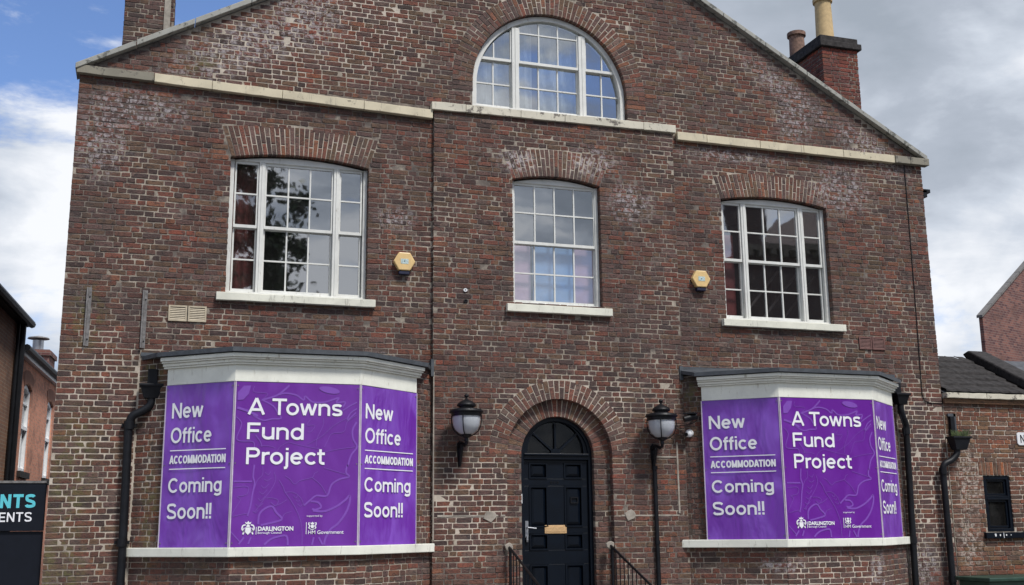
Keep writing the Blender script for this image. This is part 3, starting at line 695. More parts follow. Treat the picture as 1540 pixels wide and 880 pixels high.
def wedge_add(mb, fr, poly, n0, n1):
    cx, cz = poly_c(poly); k = len(poly); ins = .93
    P = [(u, n0, v) for u, v in poly]+[(u, n1-.005, v) for u, v in poly]+[(cx+(u-cx)*ins, n1, cz+(v-cz)*ins) for u, v in poly]
    Fq = [(i, (i+1) % k, k+(i+1) % k, k+i) for i in range(k)]+[(k+i, k+(i+1) % k, 2*k+(i+1) % k, 2*k+i) for i in range(k)]+[tuple(range(2*k, 3*k))]
    b = len(mb.V); mb.V += [tuple(fr.w(*p)) for p in P]; mb.F += [tuple(b+t for t in f) for f in Fq]
for i, (fr, poly, n0, n1, tg) in enumerate(wedges):
    if i in single:
        mb = MB(); wedge_add(mb, fr, poly, n0, n1); mb.build('arch_brick', M_BRICK_ARCH, arch_base[tg])
    else: wedge_add(rest, fr, poly, n0, n1)
if rest.V: rest.build('arch_brick', M_BRICK_ARCHM, arch_base[3], k='stuff')
# inner door jamb order (recessed brick jambs beside the frame)
bs.field(FD, 0.12, DR['zc'], lambda z: [(DR['cx']-.80, DR['cx']-.548), (DR['cx']+.548, DR['cx']+.80)], 0.0)
jb = MB(FD.O, 0)
for s in (-1, 1):
    a, b = sorted((DR['cx']+s*.552, DR['cx']+s*.83)); jb.box(a, b, -.2, -.006, 0, DR['zc'])
jb.build('door_jamb', M_MORTAR, B)

# painted string course, stone by stone
def stone(mb, u0, u1, n0, n1, v0a, v1a, v0b, v1b, j=.003):
    k = max(2, int((u1-u0)/.12)); P = []; F = []
    for i in range(k+1):
        t = i/k; u = u0+(u1-u0)*t; a = v0a+(v0b-v0a)*t; b = v1a+(v1b-v1a)*t
        r = lambda: rnd(-j, j)
        P += [(u, n0, a), (u, n1+r(), a+r()), (u, n1+r(), b+r()), (u, n0, b+r())]
    for i in range(k):
        for q in range(4): F.append((4*i+q, 4*i+(q+1) % 4, 4*i+4+(q+1) % 4, 4*i+4+q))
    F += [(0, 1, 2, 3), (4*k+3, 4*k+2, 4*k+1, 4*k)]
    mb.add(P, F)
def band(x0, z0a, z1a, x1, z0b, z1b, cuts, n1, mats):
    xs = [x0]+cuts+[x1]
    for i, (a, b) in enumerate(zip(xs, xs[1:])):
        ta = (a-x0)/(x1-x0); tb = (b-x0)/(x1-x0); mb = MB()
        stone(mb, a+.0025, b-.0025, -.03, n1, z0a+(z0b-z0a)*ta, z1a+(z1b-z1a)*ta, z0a+(z0b-z0a)*tb, z1a+(z1b-z1a)*tb, .0035)
        mb.build('string_course_stone', mats[min(i, len(mats)-1)], B, bevel=.006)
band(-6.74, 7.555, 7.665, -5.76, 7.545, 7.665, [], .075, [M_GREYSTONE])
band(-5.757, 7.535, 7.660, -1.89, 7.430, 7.560, [-5.0, -4.05, -2.9], .075, [M_BAND, M_BAND, M_BAND, M_BAND])
band(-1.915, 7.560, 7.680, 2.00, 7.600, 7.725, [-1.40, -.55, .15, .95, 1.45], PN+.04, [M_BANDWORN])
band(2.035, 7.505, 7.635, 6.05, 7.500, 7.630, [2.55, 3.5, 4.3, 5.05], .075, [M_BAND])
band(6.053, 7.500, 7.630, 6.72, 7.505, 7.625, [6.35], .09, [M_GREYSTONE])
# raking coping stones
for s in (-1, 1):
    n = 9; xe = -6.76 if s < 0 else 6.70
    for i in range(n):
        a = xe+(-.04-xe)*i/n; b = xe+(-.04-xe)*(i+1)/n; zo = .015
        za, zb = gable(a)+zo, gable(b)+zo; mb = MB()
        sl_ = (zb-za)/(b-a); e = .004*(1 if b > a else -1); a += e; b -= e; za = gable(a)+zo; zb = gable(b)+zo
        t = rnd(-.006, .006)
        mb.add([(a, -.34, za), (a, .09, za), (a, .09, za+.085+t), (a, -.34, za+.10), (b, -.34, zb), (b, .09, zb), (b, .09, zb+.085+t), (b, -.34, zb+.10)],
               [(0, 1, 2, 3), (7, 6, 5, 4), (0, 4, 5, 1), (1, 5, 6, 2), (2, 6, 7, 3), (3, 7, 4, 0)])
        mb.build('coping_stone', M_COPING, B, bevel=.008)

# windows ----------------------------------------------------------
def clip_cell(x0, x1, z0, z1, topf):
    """cell polygon limited by a curved top; None when empty"""
    xs = [x0+(x1-x0)*i/10 for i in range(11)]
    top = [(x, min(z1, topf(x))) for x in xs]; top = [p for p in top if p[1] > z0+.004]
    if len(top) < 2: return None
    return [(top[0][0], z0), (top[-1][0], z0)]+top[::-1]
def make_window(label, fr, cx, z0, zt, groups, rows, arc, fy, pane_m, stile=.05, mull=None, opening=None, curved=False):
    """groups: (x0,x1,cols) light groups relative to cx; rows: z lines bottom..top with the meeting rail in the middle"""
    W = MB(fr.O, 0); x0 = -opening; x1 = opening
    # outer frame: stiles, bottom rail, head cut short, open gap imitating soffit shade
    if not curved:
        W.box(cx+x0, cx+x0+stile, fy-.12, fy, z0, zt); W.box(cx+x1-stile, cx+x1, fy-.12, fy, z0, zt)
        a = [x0+(x1-x0)*i/16 for i in range(17)]
        W.ring([(cx+t, zt-.015) for t in a], [(cx+t, arc(t)-.022) for t in a], fy-.12, fy+.004)
    W.box(cx+x0, cx+x1, fy-.12, fy+.012, z0-.01, z0+.045)
    for (a, b) in mull: W.box(cx+a, cx+b, fy-.12, fy+.003, z0+.045, min(arc(a), arc(b)) if curved else zt-.015); W.box(cx+(a+b)/2-.006, cx+(a+b)/2+.006, fy, fy+.012, z0+.045, (min(arc(a), arc(b)) if curved else zt-.015))
    win = W.build('window', M_WOOD, B, bevel=.004, label=label)
    mid = rows[len(rows)//2]; bar = .010
    for up_ in (0, 1):
        rr = rows[len(rows)//2:] if up_ else rows[:len(rows)//2+1]
        n = fy-.022 if up_ else fy-.062
        S = MB(fr.O, 0)
        for (a, b, cols) in groups:
            lim = (lambda x: arc(x)-.03) if curved else (lambda x: 99)
            rim = .022
            zb, ztp = rr[0], rr[-1]
            # meeting rail / bottom rail
            if up_: S.box(cx+a, cx+b, n-.035, n+.003, zb-.022, zb+.020)
            else:
                S.box(cx+a, cx+b, n-.035, n, zb, zb+.05); S.box(cx+a, cx+b, n-.035, n-.002, ztp-.03, ztp+.02)
            def vbar(x, w):
                t = min(ztp, lim(x-w), lim(x+w)) if curved else ztp
                if t > zb+.05: S.box(cx+x-w, cx+x+w, n-.03, n-.001, zb, t)
            vbar(a+rim/2, rim/2); vbar(b-rim/2, rim/2)
            if up_ and not curved: S.box(cx+a, cx+b, n-.035, n+.001, ztp-.035, ztp)
            xs = [a+rim+(b-a-2*rim)*i/cols for i in range(cols+1)]
            for x in xs[1:-1]: vbar(x, bar)
            for z in rr[1:-1]:
                xa, xb = a, b
                if curved:
                    while xa < xb and lim(xa) < z+.02: xa += .01
                    while xb > xa and lim(xb) < z+.02: xb -= .01
                if xb-xa > .04: S.box(cx+xa, cx+xb, n-.03, n-.0005, z-bar, z+bar)
            # panes
            for c in range(cols):
                for q in range(len(rr)-1):
                    poly = clip_cell(xs[c]+.004, xs[c+1]-.004, rr[q]+.004, rr[q+1]-.004, lim)
                    if not poly: continue
                    G = MB(fr.O, 0); tx, tz = rnd(-.006, .006), rnd(-.005, .005); k = len(poly); pcx, pcz = poly_c(poly)
                    G.add([(cx+u, n-.018+(u-pcx)*tx+(v_-pcz)*tz, v_) for u, v_ in poly]+[(cx+u, n-.022+(u-pcx)*tx+(v_-pcz)*tz, v_) for u, v_ in poly],
                          [tuple(range(k)), tuple(range(2*k-1, k-1, -1))]+[(i, k+i, k+(i+1) % k, (i+1) % k) for i in range(k)])
                    G.build('glass_pane', pane_m, win)
        S.build('sash', M_WOOD, win)
    return win
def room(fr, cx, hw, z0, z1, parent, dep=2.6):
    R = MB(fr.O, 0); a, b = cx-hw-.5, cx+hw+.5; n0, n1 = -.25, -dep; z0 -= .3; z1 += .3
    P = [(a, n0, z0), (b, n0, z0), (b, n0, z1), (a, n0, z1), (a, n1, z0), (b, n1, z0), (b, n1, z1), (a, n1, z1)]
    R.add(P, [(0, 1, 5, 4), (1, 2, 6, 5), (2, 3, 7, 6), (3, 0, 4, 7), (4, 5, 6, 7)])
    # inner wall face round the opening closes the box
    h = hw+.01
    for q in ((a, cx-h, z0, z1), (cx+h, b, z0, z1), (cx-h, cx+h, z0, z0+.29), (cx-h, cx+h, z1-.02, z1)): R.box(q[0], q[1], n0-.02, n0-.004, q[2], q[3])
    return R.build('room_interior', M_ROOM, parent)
def sash_rows(z0, zt): zb = z0+.045; t = zt-.015; return [zb+(t-zb)*i/4 for i in range(5)]
def drape(fr, x0, x1, z0, z1, n, m, parent, name='curtain', amp=.02, k=6):
    D = MB(fr.O, 0); st = 24; P = []
    for i in range(st+1):
        t = i/st; nn_ = n+amp*sin(t*k*2*pi)+rnd(-.003, .003); P += [(x0+(x1-x0)*t, nn_, z0), (x0+(x1-x0)*t, nn_, z1)]
    D.add(P, [(2*i, 2*i+2, 2*i+3, 2*i+1) for i in range(st)]); return D.build(name, m, parent, smooth=True)
for W, lab in ((WL, 'wide sash window above left bay reflecting a tree'), (WR, 'wide sash window above right bay with red shutter')):
    h = W['hw']; arc = (lambda W: lambda x: W['zj']+W['rise']*(1-(x/W['hw'])**2))(W)
    f = lambda t: -h+2*h*t
    win = make_window(lab, F0, W['cx'], W['z0'], W['zj']+.0, [(f(.036), f(.205), 1), (f(.252), f(.748), 3), (f(.795), f(.964), 1)], sash_rows(W['z0'], W['zj']), arc, -.095, M_GLASS,
                      stile=.055, mull=[(f(.207), f(.250)), (f(.750), f(.793))], opening=h)
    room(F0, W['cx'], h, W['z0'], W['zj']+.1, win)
    if W is WL:
        drape(F0, W['cx']-.93, W['cx']-.44, W['z0'], W['zj'], -.30, M_CURT_BROWN, win, 'curtain', .018, 5)
    else:
        S = MB(F0.O, 0); S.box(W['cx']-.93, W['cx']-.62, -.31, -.28, W['z0'], W['zj']-.5)
        for (a, b) in ((W['z0']+.08, W['z0']+.42), (W['z0']+.52, W['z0']+1.3)): S.box(W['cx']-.88, W['cx']-.68, -.279, -.272, a, b)
        S.build('shutter', M_CURT_RED, win)
        S = MB(F0.O, 0)
        for k in range(3):
            a = W['cx']-.45+k*.42; S.tube([(a, -.9-.1*k, W['z0']-.1), (a+1.0, -.9-.1*k, W['z0']+1.05)], .022, 6)
        S.build('stair_rail', M_RAIL, win)
h = WC['hw']; arcC = lambda x: WC['zj']+WC['rise']*(1-(x/WC['hw'])**2)
winC = make_window('sixteen-pane sash window above the door with lilac and blue blinds', FC, WC['cx'], WC['z0'], WC['zj'], [(-h+.045, h-.045, 4)], sash_rows(WC['z0'], WC['zj']), arcC, -.095, M_GLASS, stile=.05, mull=[], opening=h)
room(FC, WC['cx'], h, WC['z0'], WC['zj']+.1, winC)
for (a, b, m_, nm) in ((-.66, -.34, M_LILAC, 'lilac blind'), (-.30, .02, M_BLUEB, 'pale blue blind'), (.05, .33, M_BLUEB, 'pale blue blind'), (.345, .66, M_LILAC, 'lilac blind')):
    S = MB(FC.O, 0); S.box(WC['cx']+a, WC['cx']+b, -.275, -.265, WC['z0']+.02, WC['z0']+.95); S.build('blind', m_, winC, label=nm)
# gable window
cx = AW['cx']; Ra = AW['R']-.005
arcA = lambda x: AW['zc']+sqrt(max(0, (Ra-.075)**2-x*x)) if abs(x) < Ra-.075 else AW['zc']
rA = [7.775, 8.165, 8.555, 9.03, 9.9]
winA = make_window('half-round gable window with white sashes', F0, cx, 7.735, 9.35, [(-Ra+.07, -.60, 2), (-.49, .49, 3), (.60, Ra-.07, 2)], rA, arcA, -.085, M_GLASS, mull=[(-.60, -.49), (.49, .60)], opening=Ra, curved=True)
a = [pi*i/40 for i in range(41)]
R_ = MB(F0.O, 0)
o_ = [(cx+Ra, 7.735)]+[(cx+Ra*cos(t), AW['zc']+Ra*sin(t)) for t in a]+[(cx-Ra, 7.735)]
i_ = [(cx+Ra-.075, 7.735)]+[(cx+(Ra-.075)*cos(t), AW['zc']+(Ra-.075)*sin(t)) for t in a]+[(cx-Ra+.075, 7.735)]
R_.ring(i_, o_, -.205, -.08); R_.build('arched_frame', M_WOOD, winA, bevel=.004)
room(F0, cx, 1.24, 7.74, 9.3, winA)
drape(F0, cx-1.2, cx-.2, 7.7, 9.3, -.34, M_CURT_GREY, winA, 'net_curtain', .03, 6)
drape(F0, cx-.1, cx+.58, 7.7, 9.3, -.34, M_CURT_GREY, winA, 'net_curtain', .03, 4)

# sills
def sill(x0, x1, z0, z1, n0, n1, lab, m_=M_SILL):
    mb = MB(); k = 14; P = []; F = []
    for i in range(k+1):
        u = x0+(x1-x0)*i/k; r = lambda: rnd(-.003, .003)
        P += [(u, n0, z0), (u, n1+r(), z0+r()), (u, n1+r(), z1-.012+r()), (u, n0, z1+.004)]
    for i in range(k):
        for q in range(4): F.append((4*i+q, 4*i+(q+1) % 4, 4*i+4+(q+1) % 4, 4*i+4+q))
    F += [(0, 1, 2, 3), (4*k+3, 4*k+2, 4*k+1, 4*k)]
    mb.add(P, F); return mb.build('window_sill', m_, B, bevel=.006, label=lab)
sill(-4.82, -2.69, 4.59, 4.705, -.15, .075, 'weathered white stone sill of left window')
sill(2.69, 4.86, 4.585, 4.705, -.15, .075, 'white stone sill of right window')
sill(-.80, .825, 4.625, 4.745, -.05, PN+.075, 'white stone sill of middle window')

# chimneys
def chimney(x0, x1, y0, y1, z0, z1, m_, label, capped):
    mb = MB(); mb.box(x0+.006, x1-.006, -y1, -y0-.006, z0, z1); part = mb.build('chimney', M_MORTAR, B, label=label)
    s = BrickSet(); ff = MB((0, y0, 0), 0); s.field(ff, z0, z1, lambda z: [(x0, x1)])
    fl = MB((x0, y1, 0), -pi/2)                               # left flank: u runs from the back to the front
    s.field(fl, z0, z1, lambda z: [(0.0, y1-y0-.10)], 0.0)
    fr_ = MB((x1, y0, 0), pi/2); s.field(fr_, z0, z1, lambda z: [(0.10, y1-y0)], 0.0)
    q = MB()
    for (f, u, v, n, L, H, full) in s.items:
        p, F = brick_geo(L, H); b = len(q.V); q.V += [tuple(f.w(u+a_, n+c_, v+d_)) for a_, c_, d_ in p]; q.F += [tuple(b+t for t in f2) for f2 in F]
    q.build('brick', m_, part, k='stuff'); return part
chR = chimney(5.53, 6.27, 1.0, 2.7, 7.7, 9.98, M_BRICK_RED, 'red brick chimney on the right slope with dark cap and two pots', True)
mb = MB(); mb.box(5.47, 6.33, -2.76, -.94, 9.985, 10.10); mb.box(5.50, 6.28, -2.73, -.98, 10.10, 10.21); mb.build('chimney_cap', M_TILE, chR, bevel=.012)
mb = MB(); mb.lathe((5.765, -1.22), [(.175, 10.2), (.16, 10.25), (.145, 10.95), (.175, 10.96), (.18, 11.02), (.13, 11.02), (.12, 10.8)], 20); mb.build('chimney_pot', M_BUFF, chR, smooth=True, label='tall buff clay chimney pot')
mb = MB(); mb.lathe((5.78, -2.15), [(.16, 10.2), (.15, 10.25), (.14, 10.70), (.175, 10.71), (.175, 10.78), (.13, 10.78), (.12, 10.6)], 20); mb.build('chimney_pot', M_REDPOT, chR, smooth=True, label='short brown clay chimney pot')
chL = chimney(-6.24, -5.54, 1.0, 1.9, 7.3, 10.3, M_BRICK, 'dark brick chimney at the left eave with a cement streak', False)
mb = MB(); mb.box(-5.69, -5.60, -1.0, -.985, 7.3, 10.3); mb.build('cement_streak', M_SCAR, chL)

# cement repairs on the centre section
for (x0, x1, z) in ((-1.80, -.84, 1.762), (.90, 1.81, 1.752)):
    mb = MB((0, -PN, 0), 0); stone(mb, x0, x1, -.004, .004, z-.011, z+.011, z-.011, z+.011, .003); mb.build('cement_repair', M_SCAR, B)
for q in ((1.80, 1.825, 1.78, 2.80), (1.42, 1.797, 2.575, 2.60), (-1.868, -1.850, 1.45, 3.72)):
    mb = MB((0, -PN, 0), 0); mb.box(q[0], q[1], -.004, .0045, q[2], q[3]); mb.build('cement_repair', M_SCAR, B)
for (x, z) in ((-1.06, 1.755), (1.03, 1.755)):
    mb = MB((0, -PN, 0), 0); k = 9; mb.prism([(x+(.085+rnd(-.025, .02))*cos(2*pi*i/k), z+(.075+rnd(-.02, .02))*sin(2*pi*i/k)) for i in range(k)], -.002, .012); mb.build('cement_patch', M_SCAR, B, bevel=.004)

# ------------------------------------------------------------------ the two bays
def offset_path(P, d):
    out = []
    for i, p in enumerate(P):
        ns = []
        for a, b in ((i-1, i), (i, i+1)):
            if 0 <= a and b < len(P):
                dx, dy = P[b][0]-P[a][0], P[b][1]-P[a][1]; l = math.hypot(dx, dy); ns.append((dy/l, -dx/l))
        if len(ns) == 1: out.append((p[0]+ns[0][0]*d, p[1]+ns[0][1]*d))
        else:
            mx_, my = ns[0][0]+ns[1][0], ns[0][1]+ns[1][1]; q = 2/(mx_*mx_+my*my); out.append((p[0]+mx_*q*d, p[1]+my*q*d))
    return out
def sweep(mb, path, n0, n1, z0, z1, jit=0.0):
    A = offset_path(path, n0); Bq = offset_path(path, n1); k = len(path)
    V = [(x, -y, z0) for x, y in A]+[(x, -y, z0) for x, y in Bq]+[(x, -y, z1) for x, y in A]+[(x, -y, z1) for x, y in Bq]
    F = []
    for i in range(k-1): F += [(i, i+1, k+i+1, k+i), (2*k+i, 3*k+i, 3*k+i+1, 2*k+i+1), (k+i, k+i+1, 3*k+i+1, 3*k+i), (i, 2*k+i, 2*k+i+1, i+1)]
    F += [(0, k, 3*k, 2*k), (k-1, 3*k-1, 4*k-1, 2*k-1)]
    mb.add(V, F)
def along(P0, P1, s):
    l = math.hypot(P1[0]-P0[0], P1[1]-P0[1]); return (P0[0]+(P1[0]-P0[0])*s/l, P0[1]+(P1[1]-P0[1])*s/l)
facets = {}
for sd, q in BAYS.items():
    A, Bc, Cc, D = (q['A'], 0.0), (q['B'], -BP), (q['C'], -BP), (q['D'], 0.0)
    base = MB(); pth = [A, Bc, Cc, D]
    side = 'left' if sd < 0 else 'right'
    sweep(base, pth, -.20, -.036, 0.0, 1.30); sweep(base, pth, -.24, -.05, 1.30, 3.40)
    sL0 = .50 if sd < 0 else .405; LA = math.hypot(Bc[0]-A[0], BP); LD = math.hypot(D[0]-Cc[0], BP); sR1 = 1.13 if sd < 0 else 1.11
    sweep(base, [along(A, Bc, 0), along(A, Bc, sL0)], -.2, -.036, 1.30, 3.78); sweep(base, [along(Cc, D, sR1), D], -.2, -.036, 1.30, 3.78)
    bay = base.build('bay_window', M_MORTAR, B, label=side+' canted brick bay boarded over in purple')
    # bricks on the facets
    fa = [(A, Bc, LA), (Bc, Cc, Cc[0]-Bc[0]), (Cc, D, LD)]
    for i, (P0, P1, L) in enumerate(fa):
        ang = atan2(P1[1]-P0[1], P1[0]-P0[0]); fr = MB((P0[0], P0[1], 0), ang); facets[(sd, i)] = (fr, L)
        bs.field(fr, 0.12, 1.30, (lambda L: lambda z: [(0.0, L)])(L), -.030)
        if i == 0: bs.field(fr, 1.40, 3.76, (lambda s_: lambda z: [(0.0, s_)])(sL0), -.030)
        if i == 2: bs.field(fr, 1.40, 3.76, (lambda s_, L: lambda z: [(s_, L)])(sR1, L), -.030)
    # sill, fascia, cornice, lead roof
    mb = MB(); sweep(mb, [along(A, Bc, -.0), Bc, Cc, D], -.16, .045, 1.292, 1.402); mb.build('bay_sill', M_SILLW, bay, bevel=.008)
    pf = [along(A, Bc, sL0+.01), Bc, Cc, along(Cc, D, sR1)]
    mb = MB(); sweep(mb, pf, -.08, .022, 3.395, 3.60); mb.build('fascia', M_FASCIA, bay, bevel=.003)
    mb = MB(); pc = [along(A, Bc, sL0-.03), Bc, Cc, along(Cc, D, sR1+.04)]
    sweep(mb, pc, -.08, .055, 3.602, 3.625); sweep(mb, pc, -.08, .075, 3.627, 3.662); sweep(mb, pc, -.08, .105, 3.664, 3.685); sweep(mb, pc, -.08, .13, 3.687, 3.735)
    mb.build('cornice', M_FASCIA, bay, bevel=.006)
    mb = MB(); wz = q['wall']
    o1 = offset_path([along(A, Bc, sL0-.05), Bc, Cc, along(Cc, D, sR1+.06)], .165)
    top = [(q['A']+.04, 0.03, wz), (q['A']+.06, -.02, wz-.02)]+[(x, y, 3.80) for x, y in o1]+[(q['D']-.06, -.02, wz-.02), (q['D']-.02, 0.03, wz)]
    k = len(top); V = [(x, -y, z) for x, y, z in top]+[(x, -y, z-.05 if i in (0, 1, k-1, k-2) else 3.745) for i, (x, y, z) in enumerate(top)]
    mb.add(V, [tuple(range(k)), tuple(range(2*k-1, k-1, -1))]+[(i, (i+1) % k, k+(i+1) % k, k+i) for i in range(k)])
    mb.build('lead_roof', M_LEAD, bay)
    mb = MB(); mb.box(q['A']+.04, (PL if sd < 0 else q['D']-.02), -.01, .012, wz-.01, wz+.035); mb.build('lead_flashing', M_LEAD, bay)
    if sd > 0:
        mb = MB(); mb.box(1.90, 1.955, -.01, PN+.02, 3.72, 3.93); mb.build('lead_flashing', M_LEAD, bay)
    else:
        mb = MB(); mb.box(-1.90, -1.86, -.01, PN+.012, 3.66, 3.90); mb.build('lead_flashing', M_LEAD, bay)
bs.flush(B, M_BRICK1, M_BRICK)

# ------------------------------------------------------------------ door
DY = 0.17; FDR = MB((0, DY, 0), 0); dcx = -.005
mb = MB(FDR.O, 0); a = [pi*i/32 for i in range(33)]; zc = DR['zc']
Ro, Ri = .552, .49
o_ = [(dcx+Ro, .40)]+[(dcx+Ro*cos(t), zc+Ro*sin(t)) for t in a]+[(dcx-Ro, .40)]; i_ = [(dcx+Ri, .40)]+[(dcx+Ri*cos(t), zc+Ri*sin(t)) for t in a]+[(dcx-Ri, .40)]
mb.ring(i_, o_, -.10, .045); mb.build('door_frame', M_DOOR, B, bevel=.006)
mb = MB(FDR.O, 0)
def pan(mb, u0, u1, v0, v1, n=.0, inv=False):
    # raised-and-fielded panel: moulded rim, sloping border, flat field
    m_ = .022
    mb.ring([(u0, v0), (u1, v0), (u1, v1), (u0, v1)], [(u0+m_, v0+m_), (u1-m_, v0+m_), (u1-m_, v1-m_), (u0+m_, v1-m_)], n-.01, n+.012, True)
    o1 = [(u0+m_, v0+m_), (u1-m_, v0+m_), (u1-m_, v1-m_), (u0+m_, v1-m_)]; s_ = .05
    o2 = [(u0+m_+s_, v0+m_+s_), (u1-m_-s_, v0+m_+s_), (u1-m_-s_, v1-m_-s_*.5), (u0+m_+s_, v1-m_-s_*.5)]
    mb.add([(u, n-.028, v) for u, v in o1]+[(u, n-.004, v) for u, v in o2], [(0, 1, 5, 4), (1, 2, 6, 5), (2, 3, 7, 6), (3, 0, 4, 7), (4, 5, 6, 7)])
zl = [(2.275, 2.50), (1.600, 2.175), (1.285, 1.515), (.62, 1.09)]
cols_ = [(-.405, -.125), (.125, .405)]
# leaf: stiles and rails as real members around the sunk panels
def rail(z0, z1): mb.box(dcx-.49, dcx+.49, -.045, .0, z0, z1)
zs = [.45]+[t for q in zl[::-1] for t in q]+[2.54]
for i in range(0, len(zs), 2): rail(zs[i], zs[i+1])
for (z0, z1) in zl:
    for (a_, b_) in ((-.49, -.405), (-.125, .125), (.405, .49)): mb.box(dcx+a_, dcx+b_, -.045, -.0005, z0, z1)
mb.box(dcx-.49, dcx+.49, -.06, -.046, .45, 2.54)
door = mb.build('door', M_DOOR, B, bevel=.003, label='dark blue six-panel front door with brass letter plate')
for (z0, z1) in zl:
    for (a_, b_) in cols_:
        mb = MB(FDR.O, 0); pan(mb, dcx+a_, dcx+b_, z0, z1); mb.build('door_panel', M_DOOR, door)
mb = MB(FDR.O, 0); mb.box(-.185, .145, 0, .012, 1.512, 1.628); mb.build('letter_plate', M_BRASS, door, bevel=.004)
mb = MB(FDR.O, 0); mb.box(-.165, .125, .012, .016, 1.535, 1.605); mb.build('letter_flap', M_BRASS, door, bevel=.003)
mb = MB(FDR.O, 0); mb.tube([(-.452, .02, 1.60), (-.452, .06, 1.60), (-.33, .065, 1.585)], .010, 8); mb.box(-.475, -.430, 0, .012, 1.46, 1.69); mb.build('door_handle', M_STEEL, door)
mb = MB(FDR.O, 0); mb.lathe((-.452, .02), [(.016, 1.40), (.02, 1.43), (.014, 1.48)], 10); mb.build('keyhole_cover', M_STEEL, door)
mb = MB(FDR.O, 0); mb.ring([(.21, 1.93), (.33, 1.93), (.33, 2.02), (.21, 2.02)], [(.225, 1.945), (.315, 1.945), (.315, 2.005), (.225, 2.005)], -.002, .016, True); mb.build('door_knocker', M_BLACK, door)
mb = MB(FDR.O, 0)
for i in range(3):
    mb.ring([(-.075+i*.05+.016*cos(2*pi*k/8), 2.225+.018*sin(2*pi*k/8)) for k in range(8)], [(-.075+i*.05+.010*cos(2*pi*k/8), 2.225+.011*sin(2*pi*k/8)) for k in range(8)], 0, .006, True)
mb.build('door_number', M_BLACK, door)
mb = MB(FDR.O, 0); mb.box(dcx-.49, dcx+.49, -.08, .05, 2.545, 2.60); mb.box(dcx-.49, dcx+.49, -.08, .075, 2.60, 2.63); mb.build('transom', M_DOOR, B, bevel=.006)
mb = MB(FDR.O, 0)
r0 = .43
mb.ring([(dcx+r0*cos(t), 2.63+ (r0+.03)*sin(t)) for t in a], [(dcx+.49*cos(t), 2.60+.49*sin(t)) for t in a], -.05, .02)
for th in (pi/4.4, pi/2, pi-pi/4.4):
    d = (cos(th), sin(th)); nx, nz = -d[1]*.013, d[0]*.013
    mb.prism([(dcx+d[0]*.05-nx, 2.63+d[1]*.05-nz), (dcx+d[0]*.44-nx, 2.63+d[1]*.44-nz), (dcx+d[0]*.44+nx, 2.63+d[1]*.44+nz), (dcx+d[0]*.05+nx, 2.63+d[1]*.05+nz)], -.04, .012)
mb.prism([(dcx+.075*cos(t), 2.63+.075*sin(t)) for t in a[::2]], -.04, .02)
fan = mb.build('fanlight', M_DOOR, B, bevel=.003)
ths = [0, pi/4.4, pi/2, pi-pi/4.4, pi]
for t0, t1 in zip(ths, ths[1:]):
    mb = MB(FDR.O, 0); arcp = [t0+(t1-t0)*i/8 for i in range(9)]
    mb.prism([(dcx+.06*cos(t0), 2.63+.06*sin(t0))]+[(dcx+.45*cos(t), 2.63+.45*sin(t)) for t in arcp]+[(dcx+.06*cos(t1), 2.63+.06*sin(t1))], -.03, -.026)
    mb.build('glass_pane', M_GLASSD, fan)
mb = MB(FDR.O, 0); mb.prism([(dcx+.5*cos(t), 2.56+.55*sin(t)) for t in a], -.25, -.2); mb.build('room_interior', M_ROOM, fan)
# door steps
for i in range(3):
    mb = MB(); d = .35+.30*(2-i); mb.box(-1.0, .98, -.3 if i == 2 else .0, d+.1, .12+i*.125+.002, .12+(i+1)*.125); mb.build('door_step', M_STONEP, B, bevel=.01)
mb = MB(FDR.O, 0); mb.box(.548, .556, -.02, .05, .5, 2.62); mb.build('sealant_strip', M_SCAR, B)
t = root('door_contact', 'small white plastic strip on the left door jamb', 'sensor', (-.55, .05, 1.93)); mb = MB((0, -PN, 0), 0); mb.box(-.565, -.545, -.20, -.13, 1.93, 2.06); mb.build('strip', M_WHITE, t)

